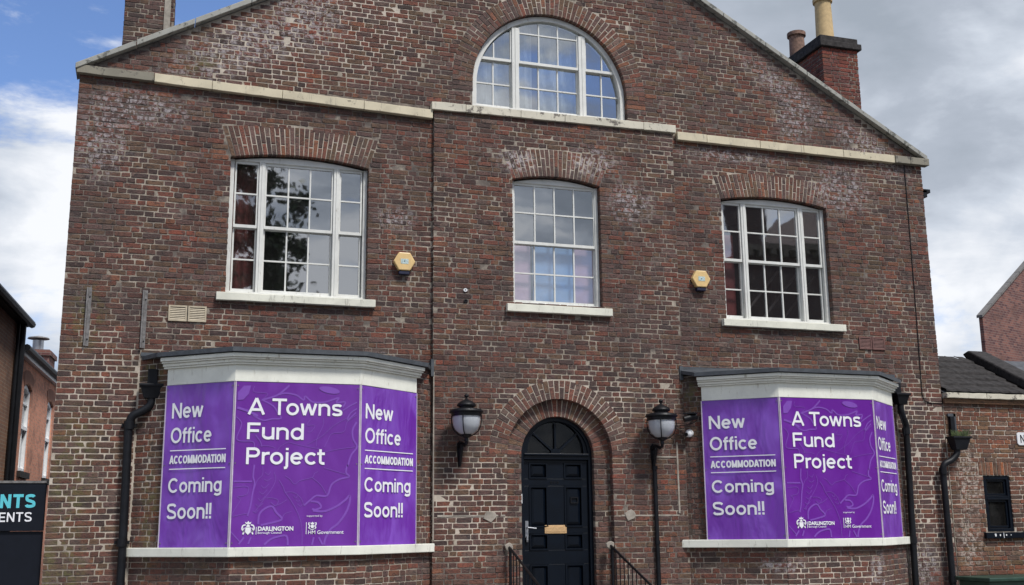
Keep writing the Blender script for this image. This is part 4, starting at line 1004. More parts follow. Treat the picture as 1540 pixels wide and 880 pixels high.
# ------------------------------------------------------------------ purple banner boards
ART = [(0.022,[(0.65,3.36),(0.59,3.3),(0.5,3.23),(0.39,3.19),(0.32,3.17)]),(0.02,[(0.45,3.21),(0.59,3.26),(0.74,3.24),(0.83,3.18),(0.85,3.23),(0.94,3.16),(1.08,3.16),(1.18,3.19),(1.27,3.22),(1.24,3.16),(1.35,3.17),(1.32,3.1)]),(0.018,[(0.22,2.98),(0.34,2.92),(0.45,2.94),(0.56,2.95),(0.51,3.03),(0.46,3.1),(0.33,3.17)]),(0.016,[(1.5,3.17),(1.41,3.12),(1.32,3.06)]),(0.016,[(1.5,3.09),(1.42,3.03),(1.38,2.94),(1.49,3.04)]),(0.022,[(1.5,2.92),(1.45,2.82),(1.46,2.71),(1.51,2.61),(1.44,2.51),(1.4,2.38),(1.39,2.38),(1.38,2.29),(1.42,2.24),(1.3,2.21),(1.2,2.14),(1.15,2.01),(1.02,2.01),(0.95,1.96),(0.87,1.89)]),(0.024,[(0.95,1.94),(1.04,1.93),(1.08,1.87),(1.01,1.84),(0.97,1.85)]),(0.026,[(0.98,1.83),(1.12,1.82),(1.27,1.88),(1.38,1.96),(1.43,2.01),(1.43,1.92),(1.38,1.79),(1.29,1.67),(1.2,1.6),(1.14,1.49),(1.13,1.42)]),(0.024,[(0.69,1.42),(0.67,1.53),(0.56,1.52),(0.48,1.49),(0.41,1.43)]),(0.024,[(0.33,1.67),(0.34,1.79),(0.41,1.86),(0.49,1.88),(0.54,1.81),(0.61,1.73),(0.5,1.69),(0.36,1.66)]),(0.02,[(0.02,2.18),(0.24,2.18)]),(0.02,[(0.26,2.38),(0.25,2.24),(0.27,2.16),(0.25,2.03),(0.23,1.88),(0.2,1.77)]),(0.022,[(0.11,1.44),(0.17,1.52)]),(0.022,[(0.22,1.44),(0.25,1.52)]),(0.014,[(0.01,1.59),(0.12,1.47)]),(0.022,[(1.0,1.51),(0.98,1.42)]),(0.022,[(1.06,1.51),(1.11,1.42)]),(0.007,[(0.49,1.88),(0.58,1.91),(0.66,1.96)]),(0.007,[(0.61,1.73),(0.64,1.79),(0.72,1.82)]),(0.007,[(0.36,2.36),(0.36,2.26),(0.3,2.19),(0.26,2.06)]),(0.007,[(0.5,2.29),(0.52,2.2),(0.48,2.1),(0.41,2.0),(0.35,1.91),(0.28,1.81)]),(0.007,[(0.39,2.29),(0.43,2.26),(0.46,2.3)]),(0.007,[(0.38,2.21),(0.42,2.19),(0.47,2.22)]),(0.007,[(0.35,2.13),(0.39,2.1),(0.44,2.15)]),(0.007,[(0.33,2.06),(0.37,2.03),(0.42,2.08)]),(0.007,[(0.32,1.98),(0.35,1.95),(0.4,2.0)]),(0.007,[(0.29,1.91),(0.33,1.88),(0.38,1.92)]),(0.007,[(0.26,1.83),(0.3,1.81),(0.32,1.84)]),(0.008,[(0.56,2.2),(0.61,2.12),(0.64,2.05),(0.72,1.94),(0.8,1.8),(0.85,1.64),(0.86,1.42)]),(0.007,[(0.64,2.05),(0.74,2.05),(0.83,1.98),(0.87,1.89)]),(0.006,[(0.74,2.01),(0.77,1.98),(0.79,2.01)]),(0.006,[(0.77,1.96),(0.8,1.94),(0.82,1.96)]),(0.006,[(0.79,1.91),(0.83,1.88),(0.85,1.91)]),(0.007,[(0.63,2.25),(0.69,2.21),(0.75,2.15),(0.81,2.19),(0.96,2.23),(0.99,2.28),(1.03,2.3)]),(0.007,[(0.96,2.23),(1.07,2.14),(1.14,2.03)]),(0.007,[(1.1,2.35),(1.38,2.27)]),(0.007,[(0.02,2.11),(0.18,2.12),(0.2,2.07),(0.17,2.02),(0.07,2.0),(0.11,1.96),(0.05,1.85),(0.02,1.77),(0.13,1.79),(0.21,1.8)]),(0.007,[(0.42,1.98),(0.5,1.98),(0.56,1.95),(0.53,1.89),(0.47,1.93)]),(0.006,[(0.66,2.66),(0.78,2.63),(0.93,2.6),(1.05,2.58)]),(0.006,[(0.9,2.64),(1.07,2.74),(1.21,2.87),(1.38,2.97)]),(0.006,[(1.1,2.6),(1.14,2.68),(1.19,2.77),(1.34,2.8),(1.38,2.92),(1.5,3.01)]),(0.006,[(1.1,2.54),(1.28,2.58),(1.49,2.61)]),(0.006,[(0.92,2.94),(0.88,2.87),(0.98,2.87),(0.93,2.79),(0.89,2.79)]),(0.006,[(1.08,2.96),(1.08,2.87),(1.01,2.71),(1.0,2.61)]),(0.006,[(0.32,2.61),(0.42,2.61),(0.5,2.59)]),(0.006,[(0.66,2.66),(0.57,2.61),(0.52,2.54)]),(0.006,[(0.23,3.34),(0.22,3.27),(0.39,3.25),(0.31,3.16)]),(0.03,[(0.03,3.07),(0.16,3.03),(0.28,2.97)]),(0.012,[(0.02,2.96),(0.09,2.87),(0.04,2.68),(0.23,2.66),(0.25,2.58)]),(0.012,[(0.26,2.74),(0.32,2.66),(0.34,2.6)])]
def board(fr, s0, s1, m_, label, wrinkle):
    z0, z1 = 1.404, 3.392; nf = .016
    r = root('banner_board', label, 'sign', fr.w(s0, 0, z0), 'purple banner boards on the bays')
    mb = MB(fr.O, fr.ang); nx, nz = 24, 44; P = []
    for i in range(nx+1):
        for k in range(nz+1):
            u = s0+(s1-s0)*i/nx; v_ = z0+(z1-z0)*k/nz
            w_ = wrinkle*(sin(u*9+v_*1.3+fr.O.x)*.5+sin(u*4.1-v_*2.2)*.6)*sin(pi*i/nx)**.5 if wrinkle else 0
            P.append((u, nf+w_, v_))
    F = [(i*(nz+1)+k, (i+1)*(nz+1)+k, (i+1)*(nz+1)+k+1, i*(nz+1)+k+1) for i in range(nx) for k in range(nz)]
    mb.add(P, F); mb.box(s0, s1, -.03, .008, z0, z1); mb.build('board_panel', m_, r, smooth=True)
    for u in (s0+.03, s1-.03):
        for v_ in (z0+.05, (z0+z1)/2, z1-.05):
            mb = MB(fr.O, fr.ang); mb.tube([(u, nf-.004, v_), (u, nf+.008, v_)], .008, 6); mb.build('screw', M_STRAP, r)
    for (e0, e1) in ((s0-.004, s0+.011), (s1-.009, s1+.002)):
        mb = MB(fr.O, fr.ang); mb.box(e0, e1, 0, nf+.006, z0, z1); mb.build('edge_trim', M_TRIM, r)
    return r
def side_text(fr, s, k, r, hk=1.0):
    n = .0235
    for (t, wd, base, cap, bd) in (('New', .47, 2.975, .190, .155), ('Office', .61, 2.668, .190, .155), ('ACCOMMODATION', .83, 2.412, .102, .23), ('Coming', .79, 2.062, .175, .155), ('Soon!!', .66, 1.745, .185, .155)):
        lettering(fr, t, s, s+wd*k, base, cap, n, M_PRINT, r, 'lettering', bd)
    for z in (2.575, 2.348):
        mb = MB(fr.O, fr.ang); mb.box(s, s+.83*k, n-.001, n, z-.006, z+.006); mb.build('rule_line', M_PRINT, r)
def front_text(fr, r, dx):
    n = .0235
    for (t, u1, base, cap) in (('A Towns', 1.318, 2.990, .20), ('Fund', .845, 2.688, .20), ('Project', 1.115, 2.386, .20)):
        lettering(fr, t, .155+dx, u1+dx, base, cap, n, M_PRINT, r, 'lettering', .142)
    lettering_font(fr, 'DARLINGTON', .328+dx, .75+dx, 1.594, .047, n, M_PRINT, r, 'lettering', .035)
    lettering_font(fr, 'Borough Council', .328+dx, .61+dx, 1.558, .026, n, M_PRINT, r, 'lettering', .004)
    lettering_font(fr, 'supported by', .907+dx, 1.10+dx, 1.756, .022, n, M_PRINT, r, 'lettering', .0)
    lettering_font(fr, 'HM Government', .93+dx, 1.362+dx, 1.549, .042, n, M_PRINT, r, 'lettering', .008)
    mb = MB(fr.O, fr.ang); mb.box(.305+dx, .312+dx, n-.001, n, 1.55, 1.64); mb.box(.902+dx, .909+dx, n-.001, n, 1.547, 1.69); mb.build('rule_line', M_PRINT, r)
    mb = MB(fr.O, fr.ang); E_ = [(cos(2*pi*i/14), sin(2*pi*i/14)) for i in range(14)]
    def blob(cx_, cz, rx, rz, nn_=n): mb.add([(cx_+dx+rx*a_, nn_, cz+rz*b_) for a_, b_ in E_], [tuple(range(14))])
    def poly(pts, nn_=n): mb.add([(u+dx, nn_, v_) for u, v_ in pts], [tuple(range(len(pts)))])
    # council crest: crown, helm, shield between two supporters
    poly([(.185, 1.675), (.240, 1.675), (.250, 1.700), (.228, 1.690), (.2125, 1.712), (.197, 1.690), (.175, 1.700)])
    poly([(.180, 1.635), (.245, 1.635), (.245, 1.580), (.2125, 1.548), (.180, 1.580)])
    poly([(.190, 1.640), (.235, 1.640), (.225, 1.670), (.200, 1.670)])
    for s_ in (-1, 1):
        stroke(mb, [(.2125+dx+s_*.030, 1.665), (.2125+dx+s_*.062, 1.655), (.2125+dx+s_*.070, 1.615), (.2125+dx+s_*.050, 1.590), (.2125+dx+s_*.058, 1.553)], .016, n)
        stroke(mb, [(.2125+dx+s_*.045, 1.630), (.2125+dx+s_*.055, 1.600), (.2125+dx+s_*.040, 1.57)], .010, n)
    mb.build('council_crest', M_PRINT, r)
    mb = MB(fr.O, fr.ang)
    # royal arms: crown over round shield with lion and unicorn reduced to their outlines
    poly([(.960, 1.665), (.998, 1.665), (1.004, 1.690), (.990, 1.680), (.979, 1.697), (.968, 1.680), (.954, 1.690)]); blob(.979, 1.640, .020, .022)
    for s_ in (-1, 1):
        stroke(mb, [(.979+dx+s_*.040, 1.688), (.979+dx+s_*.045, 1.665), (.979+dx+s_*.030, 1.645), (.979+dx+s_*.042, 1.625), (.979+dx+s_*.024, 1.608)], .013, n)
    stroke(mb, [(.945+dx, 1.612), (.979+dx, 1.604), (1.013+dx, 1.612)], .008, n)
    mb.build('royal_arms', M_PRINT, r)
    mb = MB(fr.O, fr.ang)
    for i_, (w_, pts) in enumerate(ART): stroke(mb, [(u+dx, v_) for u, v_ in pts], w_, .0195+.00004*i_)
    el = [(1.15+dx+.13*cos(2*pi*i/20), .0215, 3.315+.042*sin(2*pi*i/20)-.02*cos(2*pi*i/20)) for i in range(20)]; mb.add(el, [tuple(range(20))])
    mb.add([(.03+dx, .0215, 3.16), (.10+dx, .0215, 3.17), (.16+dx, .0215, 3.24), (.185+dx, .0215, 3.345), (.10+dx, .0215, 3.34), (.03+dx, .0215, 3.26)], [(0, 1, 2, 3, 4, 5)])
    mb.build('line_drawing', M_ART, r)
fr, L = facets[(-1, 0)]; r = board(fr, .50, L, M_VINS, 'violet New Office board on the left-hand face of the left bay', .006); side_text(fr, .61, 1.0, r)
fr, L = facets[(-1, 1)]; r = board(fr, .0, L, M_VIN, 'purple A Towns Fund Project board on the front of the left bay', 0); front_text(fr, r, 0)
fr, L = facets[(-1, 2)]; r = board(fr, .0, 1.14, M_VINS, 'violet New Office board on the face of the left bay nearest the door', .006); side_text(fr, .085, 1.17, r)
fr, L = facets[(1, 0)]; r = board(fr, .405, L, M_VINS, 'violet New Office board on the face of the right bay nearest the door', .006); side_text(fr, .505, 1.12, r)
fr, L = facets[(1, 1)]; r = board(fr, .0, L, M_VIN, 'purple A Towns Fund Project board on the front of the right bay', 0); front_text(fr, r, .02)
fr, L = facets[(1, 2)]; r = board(fr, .0, 1.12, M_VINS, 'violet New Office board on the far right-hand face of the right bay', .006); side_text(fr, .08, 1.12, r)

# ------------------------------------------------------------------ wall lanterns
def lantern(x, label):
    y = -PN; r = root('wall_lantern', label, 'lantern', (x, y, 2.42), 'black wall lanterns either side of the door')
    F = MB((x, y, 0), 0); c = (0, .30)
    mb = MB(F.O, 0); mb.lathe(c, [(.045, 2.835), (.10, 2.855), (.155, 2.905), (.182, 2.97), (.190, 3.04), (.190, 3.125)], 28); mb.build('globe', M_GLOBE, r, smooth=True)
    mb = MB(F.O, 0)
    mb.lathe(c, [(.205, 3.085), (.21, 3.13), (.228, 3.135), (.232, 3.15), (.215, 3.175), (.14, 3.19), (.10, 3.20), (.10, 3.215), (.128, 3.22), (.132, 3.24), (.118, 3.262), (.075, 3.292), (.032, 3.312), (.016, 3.325), (.016, 3.34), (.028, 3.352), (.03, 3.368), (.018, 3.385), (.002, 3.395)], 28)
    for k in range(8):
        th = 2*pi*k/8; px, py = .222*cos(th), .222*sin(th)
        o = mb.w(c[0]+px, c[1]-py, 0); mb.tube([(o.x, o.y, 3.14), (o.x, o.y, 3.178)], [.008, .004], 6, local=False)
    mb.build('cap', M_BLACK, r, smooth=True)
    mb = MB(F.O, 0)
    for k in range(4):
        th = 2*pi*k/4+.5; P = []
        for (rr, z) in ((.208, 3.10), (.210, 3.03), (.198, 2.95), (.165, 2.885), (.11, 2.84), (.05, 2.815)): P.append((c[0]+rr*cos(th), c[1]+rr*sin(th), z))
        mb.tube(P, .008, 6)
    mb.lathe(c, [(.012, 2.735), (.03, 2.75), (.024, 2.79), (.06, 2.815), (.075, 2.838), (.04, 2.85)], 16)
    mb.build('cage', M_BLACK, r, smooth=True)
    mb = MB(F.O, 0)
    mb.tube([(-.02, .03, 2.70), (-.02, .09, 2.735), (-.015, .16, 2.725), (0, .23, 2.70), (0, .29, 2.715), (0, .30, 2.76)], [.03, .03, .024, .022, .022, .020], 10)
    mb.tube([(-.02, .035, 2.43), (-.02, .05, 2.50), (-.02, .09, 2.60), (-.02, .13, 2.68), (-.02, .13, 2.72)], [.018, .022, .026, .024, .02], 10)
    mb.prism([(-.055, 2.62), (-.055, 2.74), (-.02, 2.775), (.015, 2.74), (.015, 2.62), (0, 2.45), (-.02, 2.42), (-.04, 2.45)], 0, .03)
    mb.build('bracket', M_BLACK, r, smooth=True)
    return r
lantern(-1.475, 'black wall lantern with opal globe left of the door')
lantern(1.435, 'black wall lantern with opal globe right of the door, above a vertical pipe')
r = root('wall_conduit', 'thin black pipe running down the wall below the right lantern', 'pipe', (1.44, -.16, .12))
mb = MB((0, -PN, 0), 0); mb.tube([(1.425, .035, 2.45), (1.425, .045, .12)], .031, 10); mb.build('pipe', M_PIPE, r, smooth=True)
mb = MB((0, -PN, 0), 0)
for z in (1.35, 2.40): mb.tube([(1.425, .04, z), (1.425, .04, z+.05)], .040, 10)
mb.build('collar', M_PIPE, r, smooth=True)

# handrails
for x, lab in ((-.80, 'black iron handrail left of the door steps'), (.70, 'black iron handrail right of the door steps')):
    r = root('handrail', lab, 'handrail', (x, -PN, .12), 'handrails of the door steps')
    F = MB((x, -PN, 0), 0)
    mb = MB(F.O, 0); mb.tube([(0, -.0, 1.335), (0, .06, 1.335), (0, .15, 1.30), (0, 1.35, .85)], .017, 8); mb.build('top_rail', M_BLACK, r, smooth=True)
    mb = MB(F.O, 0); mb.tube([(0, .09, .30), (0, .09, 1.33)], .021, 8); mb.build('post', M_BLACK, r, smooth=True)
    mb = MB(F.O, 0); mb.tube([(0, 1.32, .12), (0, 1.32, .87)], .021, 8); mb.build('post', M_BLACK, r, smooth=True)
    mb = MB(F.O, 0); k = 9; mb.prism([((.062+rnd(-.01, .01))*cos(2*pi*i/k), 1.34+(.062+rnd(-.01, .01))*sin(2*pi*i/k)) for i in range(k)], 0, .05); mb.build('cement_socket', M_SCAR, r, bevel=.01)
    for i in range(8):
        n_ = .22+i*.135; zt = 1.30-(n_-.15)*.375
        mb = MB(F.O, 0); mb.tube([(0, n_, zt-1.0+.25), (0, n_, zt)], .008, 6); mb.build('baluster', M_BLACK, r)

# ------------------------------------------------------------------ rainwater pipes
def hopper(mb, u, n, zt, w_=.14, h_=.17, t=.085):
    a, b = w_, w_*.62
    P = [(u-a, n-.09, zt), (u+a, n-.09, zt), (u+a, n+.10, zt), (u-a, n+.10, zt), (u-b, n-.06, zt-h_), (u+b, n-.06, zt-h_), (u+b, n+.06, zt-h_), (u-b, n+.06, zt-h_)]
    mb.add(P, [(0, 1, 2, 3), (4, 7, 6, 5), (0, 4, 5, 1), (1, 5, 6, 2), (2, 6, 7, 3), (3, 7, 4, 0)])
    mb.box(u-a-.012, u+a+.012, n-.09, n+.112, zt-.02, zt+.012)
def bend(P, k=5):
    out = []
    for i in range(len(P)-1):
        p0, p1, p2, p3 = P[max(i-1, 0)], P[i], P[i+1], P[min(i+2, len(P)-1)]
        for j in range(k):
            t = j/k; out.append(tuple(0.5*((2*p1[a_])+(-p0[a_]+p2[a_])*t+(2*p0[a_]-5*p1[a_]+4*p2[a_]-p3[a_])*t*t+(-p0[a_]+3*p1[a_]-3*p2[a_]+p3[a_])*t**3) for a_ in range(3)))
    out.append(P[-1]); return out
r = root('downpipe', 'black downpipe with hopper and swan-neck bend left of the left bay', 'downpipe', (-5.80, -.1, .12), 'black rainwater downpipes')
mb = MB(); hopper(mb, -5.565, .13, 3.42); mb.box(-5.62, -5.50, .0, .2, 3.43, 3.62); mb.build('hopper', M_PIPE, r, bevel=.006)
mb = MB(); mb.tube(bend([(-5.56, .13, 3.27), (-5.565, .13, 3.17), (-5.66, .12, 3.09), (-5.77, .11, 3.03), (-5.81, .10, 2.94)])+[(-5.815, .10, 2.9), (-5.80, .10, 1.47)], .052, 12); mb.build('pipe', M_PIPE, r, smooth=True)
mb = MB(); mb.tube([(-5.80, .10, 1.47), (-5.795, .10, .12)], .050, 12); mb.build('pipe', M_PIPE, r, smooth=True)
for z in (2.86, 1.42):
    mb = MB(); mb.tube([(-5.81, .10, z), (-5.81, .10, z+.10)], .064, 12); mb.box(-5.90, -5.72, -.02, .08, z+.03, z+.07); mb.build('collar', M_PIPE, r, smooth=True)
r = root('downpipe', 'black downpipe with hopper on the right side of the right bay', 'downpipe', (5.82, -.1, .12), 'black rainwater downpipes')
mb = MB(); hopper(mb, 5.70, .15, 3.60, .12, .16); mb.box(5.60, 5.72, .0, .17, 3.62, 3.78); mb.build('hopper', M_PIPE, r, bevel=.006)
mb = MB(); mb.tube(bend([(5.70, .15, 3.45), (5.70, .15, 3.34), (5.75, .13, 3.22), (5.80, .11, 3.12), (5.80, .10, 3.0)])+[(5.80, .10, 2.9), (5.76, .10, 1.33)], .050, 12); mb.build('pipe', M_PIPE, r, smooth=True)
mb = MB(); mb.tube([(5.76, .10, 1.35), (5.73, .10, .12)], .050, 12); mb.build('pipe', M_PIPE, r, smooth=True)
for z, x in ((2.98, 5.80), (1.30, 5.76)):
    mb = MB(); mb.tube([(x, .10, z), (x, .10, z+.10)], .062, 12); mb.build('collar', M_PIPE, r, smooth=True)
mb = MB(); mb.tube([(5.66, .14, 3.45), (5.67, .16, 3.25), (5.72, .15, 3.10), (5.74, .12, 2.95)], .012, 6); mb.build('cable', M_PIPE, r, smooth=True)
r = root('downpipe', 'black downpipe with a weed-filled hopper at the joint with the low building', 'downpipe', (6.42, -.1, .12), 'black rainwater downpipes')
mb = MB(); mb.box(6.70, 6.775, .0, .06, 2.98, 3.28); mb.build('outlet_box', M_PIPE, r)
mb = MB(); mb.box(6.785, 6.83, .0, .03, 2.95, 3.33); mb.box(6.68, 6.83, .0, .03, 3.285, 3.33); mb.build('outlet_surround', M_LEAD, r)
mb = MB(); hopper(mb, 6.75, .14, 2.94, .165, .20); mb.build('hopper', M_PIPE, r, bevel=.006)
mb = MB(); mb.tube(bend([(6.71, .13, 2.76), (6.70, .13, 2.68), (6.60, .12, 2.58), (6.47, .11, 2.52), (6.43, .10, 2.44)])+[(6.43, .10, 2.4), (6.43, .10, .12)], .050, 12); mb.build('pipe', M_PIPE, r, smooth=True)
for z in (2.36, .70):
    mb = MB(); mb.tube([(6.43, .10, z), (6.43, .10, z+.10)], .062, 12); mb.build('collar', M_PIPE, r, smooth=True)
r = root('hopper_weeds', 'green grassy weeds growing out of the right-most hopper', 'weeds', (6.78, -.14, 2.94)); mb = MB()
for i in range(150):
    x, n_ = 6.62+rnd(.02, .30), .14+rnd(-.08, .08); hh = rnd(.05, .15); dx, dn = rnd(-.09, .09), rnd(-.05, .07)
    mb.add([(x-.004, n_, 2.93), (x+.004, n_, 2.93), (x+dx*.5+.003, n_+dn*.5, 2.93+hh*.7), (x+dx, n_+dn, 2.93+hh)], [(0, 1, 2), (0, 2, 3)])
mb.build('blades', M_PLANT, r, k='stuff')

# ------------------------------------------------------------------ alarms, cameras, vents, straps, cable
def alarm(x, z, lab):
    r = root('alarm_box', lab, 'alarm box', (x, 0, z), 'hexagonal alarm boxes on the wall'); w_, h_ = .155, .128
    hexa = lambda k: [(x-w_*k, z), (x-w_*.52*k, z-h_*k), (x+w_*.52*k, z-h_*k), (x+w_*k, z), (x+w_*.52*k, z+h_*k), (x-w_*.52*k, z+h_*k)]
    mb = MB(); mb.prism(hexa(1.0), .0, .085); mb.build('housing', M_ALARM, r, bevel=.012)
    mb = MB(); mb.box(x-.075, x+.075, .0, .07, z-.185, z-h_-.002); mb.build('strobe', M_ALARMD, r, bevel=.01)
    mb = MB(); mb.box(x-.055, x+.055, .0855, .088, z-.035, z+.035); mb.build('label_plate', M_LABEL, r)
    mb = MB(); mb.prism([(x+.008*cos(a_), z+.008*sin(a_)) for a_ in (0, 1.05, 2.1, 3.14, 4.2, 5.2)], .088, .090); mb.build('lock', M_BLACK, r)
alarm(-2.29, 5.265, 'yellowed hexagonal alarm box between left window and the projecting centre')
alarm(2.335, 5.29, 'yellowed hexagonal alarm box just left of the right window')
fr, L = facets[(1, 0)]
r = root('security_camera', 'black bullet security camera on the right bay beside the banner', 'camera', fr.w(.25, 0, 3.12), None)
mb = MB(fr.O, fr.ang); mb.tube([(.29, -.03, 3.17), (.27, .08, 3.17), (.27, .12, 3.15)], .018, 8); mb.build('arm', M_BLACK, r, smooth=True)
mb = MB(fr.O, fr.ang); mb.tube([(.34, .10, 3.17), (.18, .20, 3.12)], [.052, .045], 12); mb.box(.17, .36, .08, .20, 3.195, 3.21); mb.build('housing', M_BLACK, r, smooth=True)
r = root('security_camera', 'small white dome camera below the black camera on the right bay', 'camera', fr.w(.21, 0, 2.90), None)
mb = MB(fr.O, fr.ang); mb.tube([(.21, -.03, 2.93), (.21, .03, 2.93)], .055, 14); mb.build('base', M_WHITE, r, smooth=True)
mb = MB(fr.O, fr.ang); mb.lathe((.21, .06), [(.003, 2.868), (.03, 2.875), (.047, 2.90), (.05, 2.925), (.04, 2.955), (.003, 2.975)], 16); mb.build('housing', M_WHITE, r, smooth=True)
mb = MB(fr.O, fr.ang); mb.tube([(.19, .09, 2.91), (.185, .115, 2.905)], .025, 12); mb.build('lens', M_BLACK, r, smooth=True)
r = root('camera_cable', 'thin dark cable slung from the right lantern to the bay cameras', 'cable', (1.62, -PN, 3.0)); mb = MB()
mb.tube(bend([(1.55, PN+.01, 3.02), (1.75, PN+.01, 3.03), (1.93, .12, 3.05), (2.06, .22, 3.10), (2.09, .25, 3.2)]), .006, 5); mb.build('wire', M_BLACK, r)
for (x, z, lab) in ((-1.405, 4.905, 'small white wall fixing left of the middle window sill'), (-1.40, 4.75, 'small rusty hole fixing under the white one')):
    r = root('wall_fixing', lab, 'fixing', (x, -PN, z)); mb = MB((0, -PN, 0), 0)
    mb.ring([(x+.030*cos(2*pi*i/8), z+.026*sin(2*pi*i/8)) for i in range(8)], [(x+.012*cos(2*pi*i/8), z+.010*sin(2*pi*i/8)) for i in range(8)], 0, .014, True); mb.build('ring', M_WHITE if z > 4.8 else M_BLACK, r)
def vent(x0, x1, z0, z1, m_, lab):
    r = root('air_vent', lab, 'air vent', ((x0+x1)/2, 0, z0), 'louvred double air vents'); mid = (x0+x1)/2
    mb = MB(); mb.box(x0, x1, -.01, .004, z0, z1); mb.build('backing', M_BLACK, r)
    for (a_, b_) in ((x0, mid-.006), (mid+.006, x1)):
        mb = MB(); mb.ring([(a_, z0), (b_, z0), (b_, z1), (a_, z1)], [(a_+.022, z0+.022), (b_-.022, z0+.022), (b_-.022, z1-.022), (a_+.022, z1-.022)], 0, .018, True); mb.build('frame', m_, r)
        for i in range(7):
            z = z0+.024+i*(z1-z0-.048)/7
            mb = MB(); mb.add([(a_+.02, .016, z), (b_-.02, .016, z), (b_-.02, .006, z+.017), (a_+.02, .006, z+.017), (a_+.02, .012, z-.003), (b_-.02, .012, z-.003)], [(0, 1, 2, 3), (4, 5, 1, 0)]); mb.build('slat', m_, r)
vent(-5.41, -4.93, 4.285, 4.495, M_VENT, 'cream plastic double air vent below left of the left window')
vent(5.12, 5.60, 4.325, 4.525, M_VENTR, 'terracotta double air vent below the right window')
for (x, x2, lab) in ((-6.39, -6.405, 'grey metal wall strap nearest the left corner'), (-5.708, -5.715, 'grey metal wall strap above the left downpipe')):
    r = root('wall_strap', lab, 'metal strap', (x, 0, 3.91), 'grey vertical metal straps'); mb = MB()
    mb.box(x-.032, x-.012, .0, .035, 3.91, 4.67); mb.box(x-.012, x+.030, .0, .012, 3.91, 4.67); mb.build('bar', M_STRAP, r, bevel=.003)
    for z in (4.0, 4.55):
        mb = MB(); mb.tube([(x+.01, .01, z), (x+.01, .02, z)], .01, 6); mb.build('bolt', M_BLACK, r)
r = root('wall_cable', 'long thin black cable running down near the right corner', 'cable', (6.27, 0, 3.5)); mb = MB()
mb.tube([(6.275, .008, 7.50), (6.27, .008, 6.5), (6.262, .008, 5.5), (6.25, .008, 4.5)]+bend([(6.235, .008, 3.72), (6.25, .008, 3.58), (6.33, .008, 3.505), (6.62, .008, 3.49)]), .008, 5); mb.build('wire', M_BLACK, r)

# ================================================================== low building on the right
OB = root('low_brick_outbuilding', 'low brown brick outbuilding with dark tiled roof adjoining on the right', 'building', (8, .0, .12))
FO = MB((0, .0, 0), 0); OX0, OX1 = 6.63, 11.5
ow = dict(x0=7.28, x1=7.80, z0=1.455, z1=2.345)
mb = MB(); 
for (a_, b_, c_, d_) in ((OX0, ow['x0']-.004, 0, 3.50), (ow['x1']+.004, OX1, 0, 3.50), (ow['x0']-.004, ow['x1']+.004, 0, ow['z0']), (ow['x0']-.004, ow['x1']+.004, ow['z1'], 3.50)): mb.box(a_, b_, -.25, -.008, c_, d_)
mb.box(OX0, OX1, -.25, .0, 3.50, 3.575); mb.box(OX1-.25, OX1, -5, -.25, 0, 3.5)
mb.build('wall', M_MORTAR, OB)
bo = BrickSet()
def out_iv(z):
    iv = [(OX0+.012, 9.2)]
    if ow['z0'] < z < ow['z1']: iv = cut(iv, (ow['x0'], ow['x1']))
    if ow['z1'] < z < 2.565: iv = cut(iv, (7.20, 7.86))
    return iv
bo.field(FO, .12, 3.50, out_iv); bo.flush(OB, M_BRICK_OUT1, M_BRICK_OUT)
for i in range(9):
    a_ = 7.205+i*.0728; mb = MB(); wedge_add(mb, FO, [(a_+.005, 2.35), (a_+.066, 2.35), (a_+.066, 2.56), (a_+.005, 2.56)], -.1, .002+rnd(-.003, .003)); mb.build('soldier_brick', M_BRICK_SOLD, OB)
# eaves board and roof tiles
for i, (a_, b_) in enumerate(((6.64, 7.42), (7.425, 8.22), (8.225, 9.0), (9.005, 9.8))):
    mb = MB(); stone(mb, a_, b_, -.05, .10, 3.58, 3.665, 3.58, 3.665, .004); mb.build('eaves_board', M_BANDWORN, OB, bevel=.006)
mb = MB(); mb.box(OX0, OX1, -.04, .05, 3.50, 3.575); mb.build('soffit_course', M_BRICK_OUT, OB)
SLP = .56
rows = 6; dy = 1.45/rows
mb = MB(); mb.add([(OX0, .06, 3.655), (OX1, .06, 3.655), (OX1, -1.45, 3.655+1.5*SLP), (OX0, -1.45, 3.655+1.5*SLP), (OX1, -3.0, 3.655), (OX0, -3.0, 3.655)], [(0, 1, 2, 3), (3, 2, 4, 5)])
roofp = mb.build('roof', M_SLATE, OB)
tile_me = None
for rrow in range(rows):
    for c_ in range(8):
        x0 = 6.66+c_*.205+(.0 if rrow % 2 else .0); y0 = -.07+rrow*dy
        if x0 > 8.35: continue
        if tile_me is None:
            T = MB(); prof = [(0, .002), (.03, .010), (.055, .002), (.11, .0), (.165, .001), (.203, .0)]; P = []
            for (px, pz) in prof: P += [(px, 0, pz+.055), (px, -dy-.04, pz+.020+(dy+.04)*SLP), (px, .012, pz+.02)]
            F = []
            for i in range(5): F += [(3*i, 3*i+3, 3*i+4, 3*i+1), (3*i, 3*i+2, 3*i+5, 3*i+3)]
            T.add(P, F); first = T.build('roof_tile', M_TILE, OB); tile_me = first.data; bpy.data.objects.remove(first)
            for v_ in tile_me.vertices: v_.co += ORG[OB]
        o = bpy.data.objects.new('roof_tile', tile_me); C.objects.link(o); o.parent = roofp
        o.location = Vector((x0, y0, 3.668+(y0+.07)*SLP))-ORG[roofp]; ORG[o] = ORG[OB]
        o.rotation_euler = (rnd(-.02, .02), rnd(-.01, .01), 0)
mb = MB(); mb.tube([(6.65, -1.40, 4.53), (7.12, -1.40, 4.53)], .075, 10); mb.build('ridge_tile', M_PINK, roofp, smooth=True)
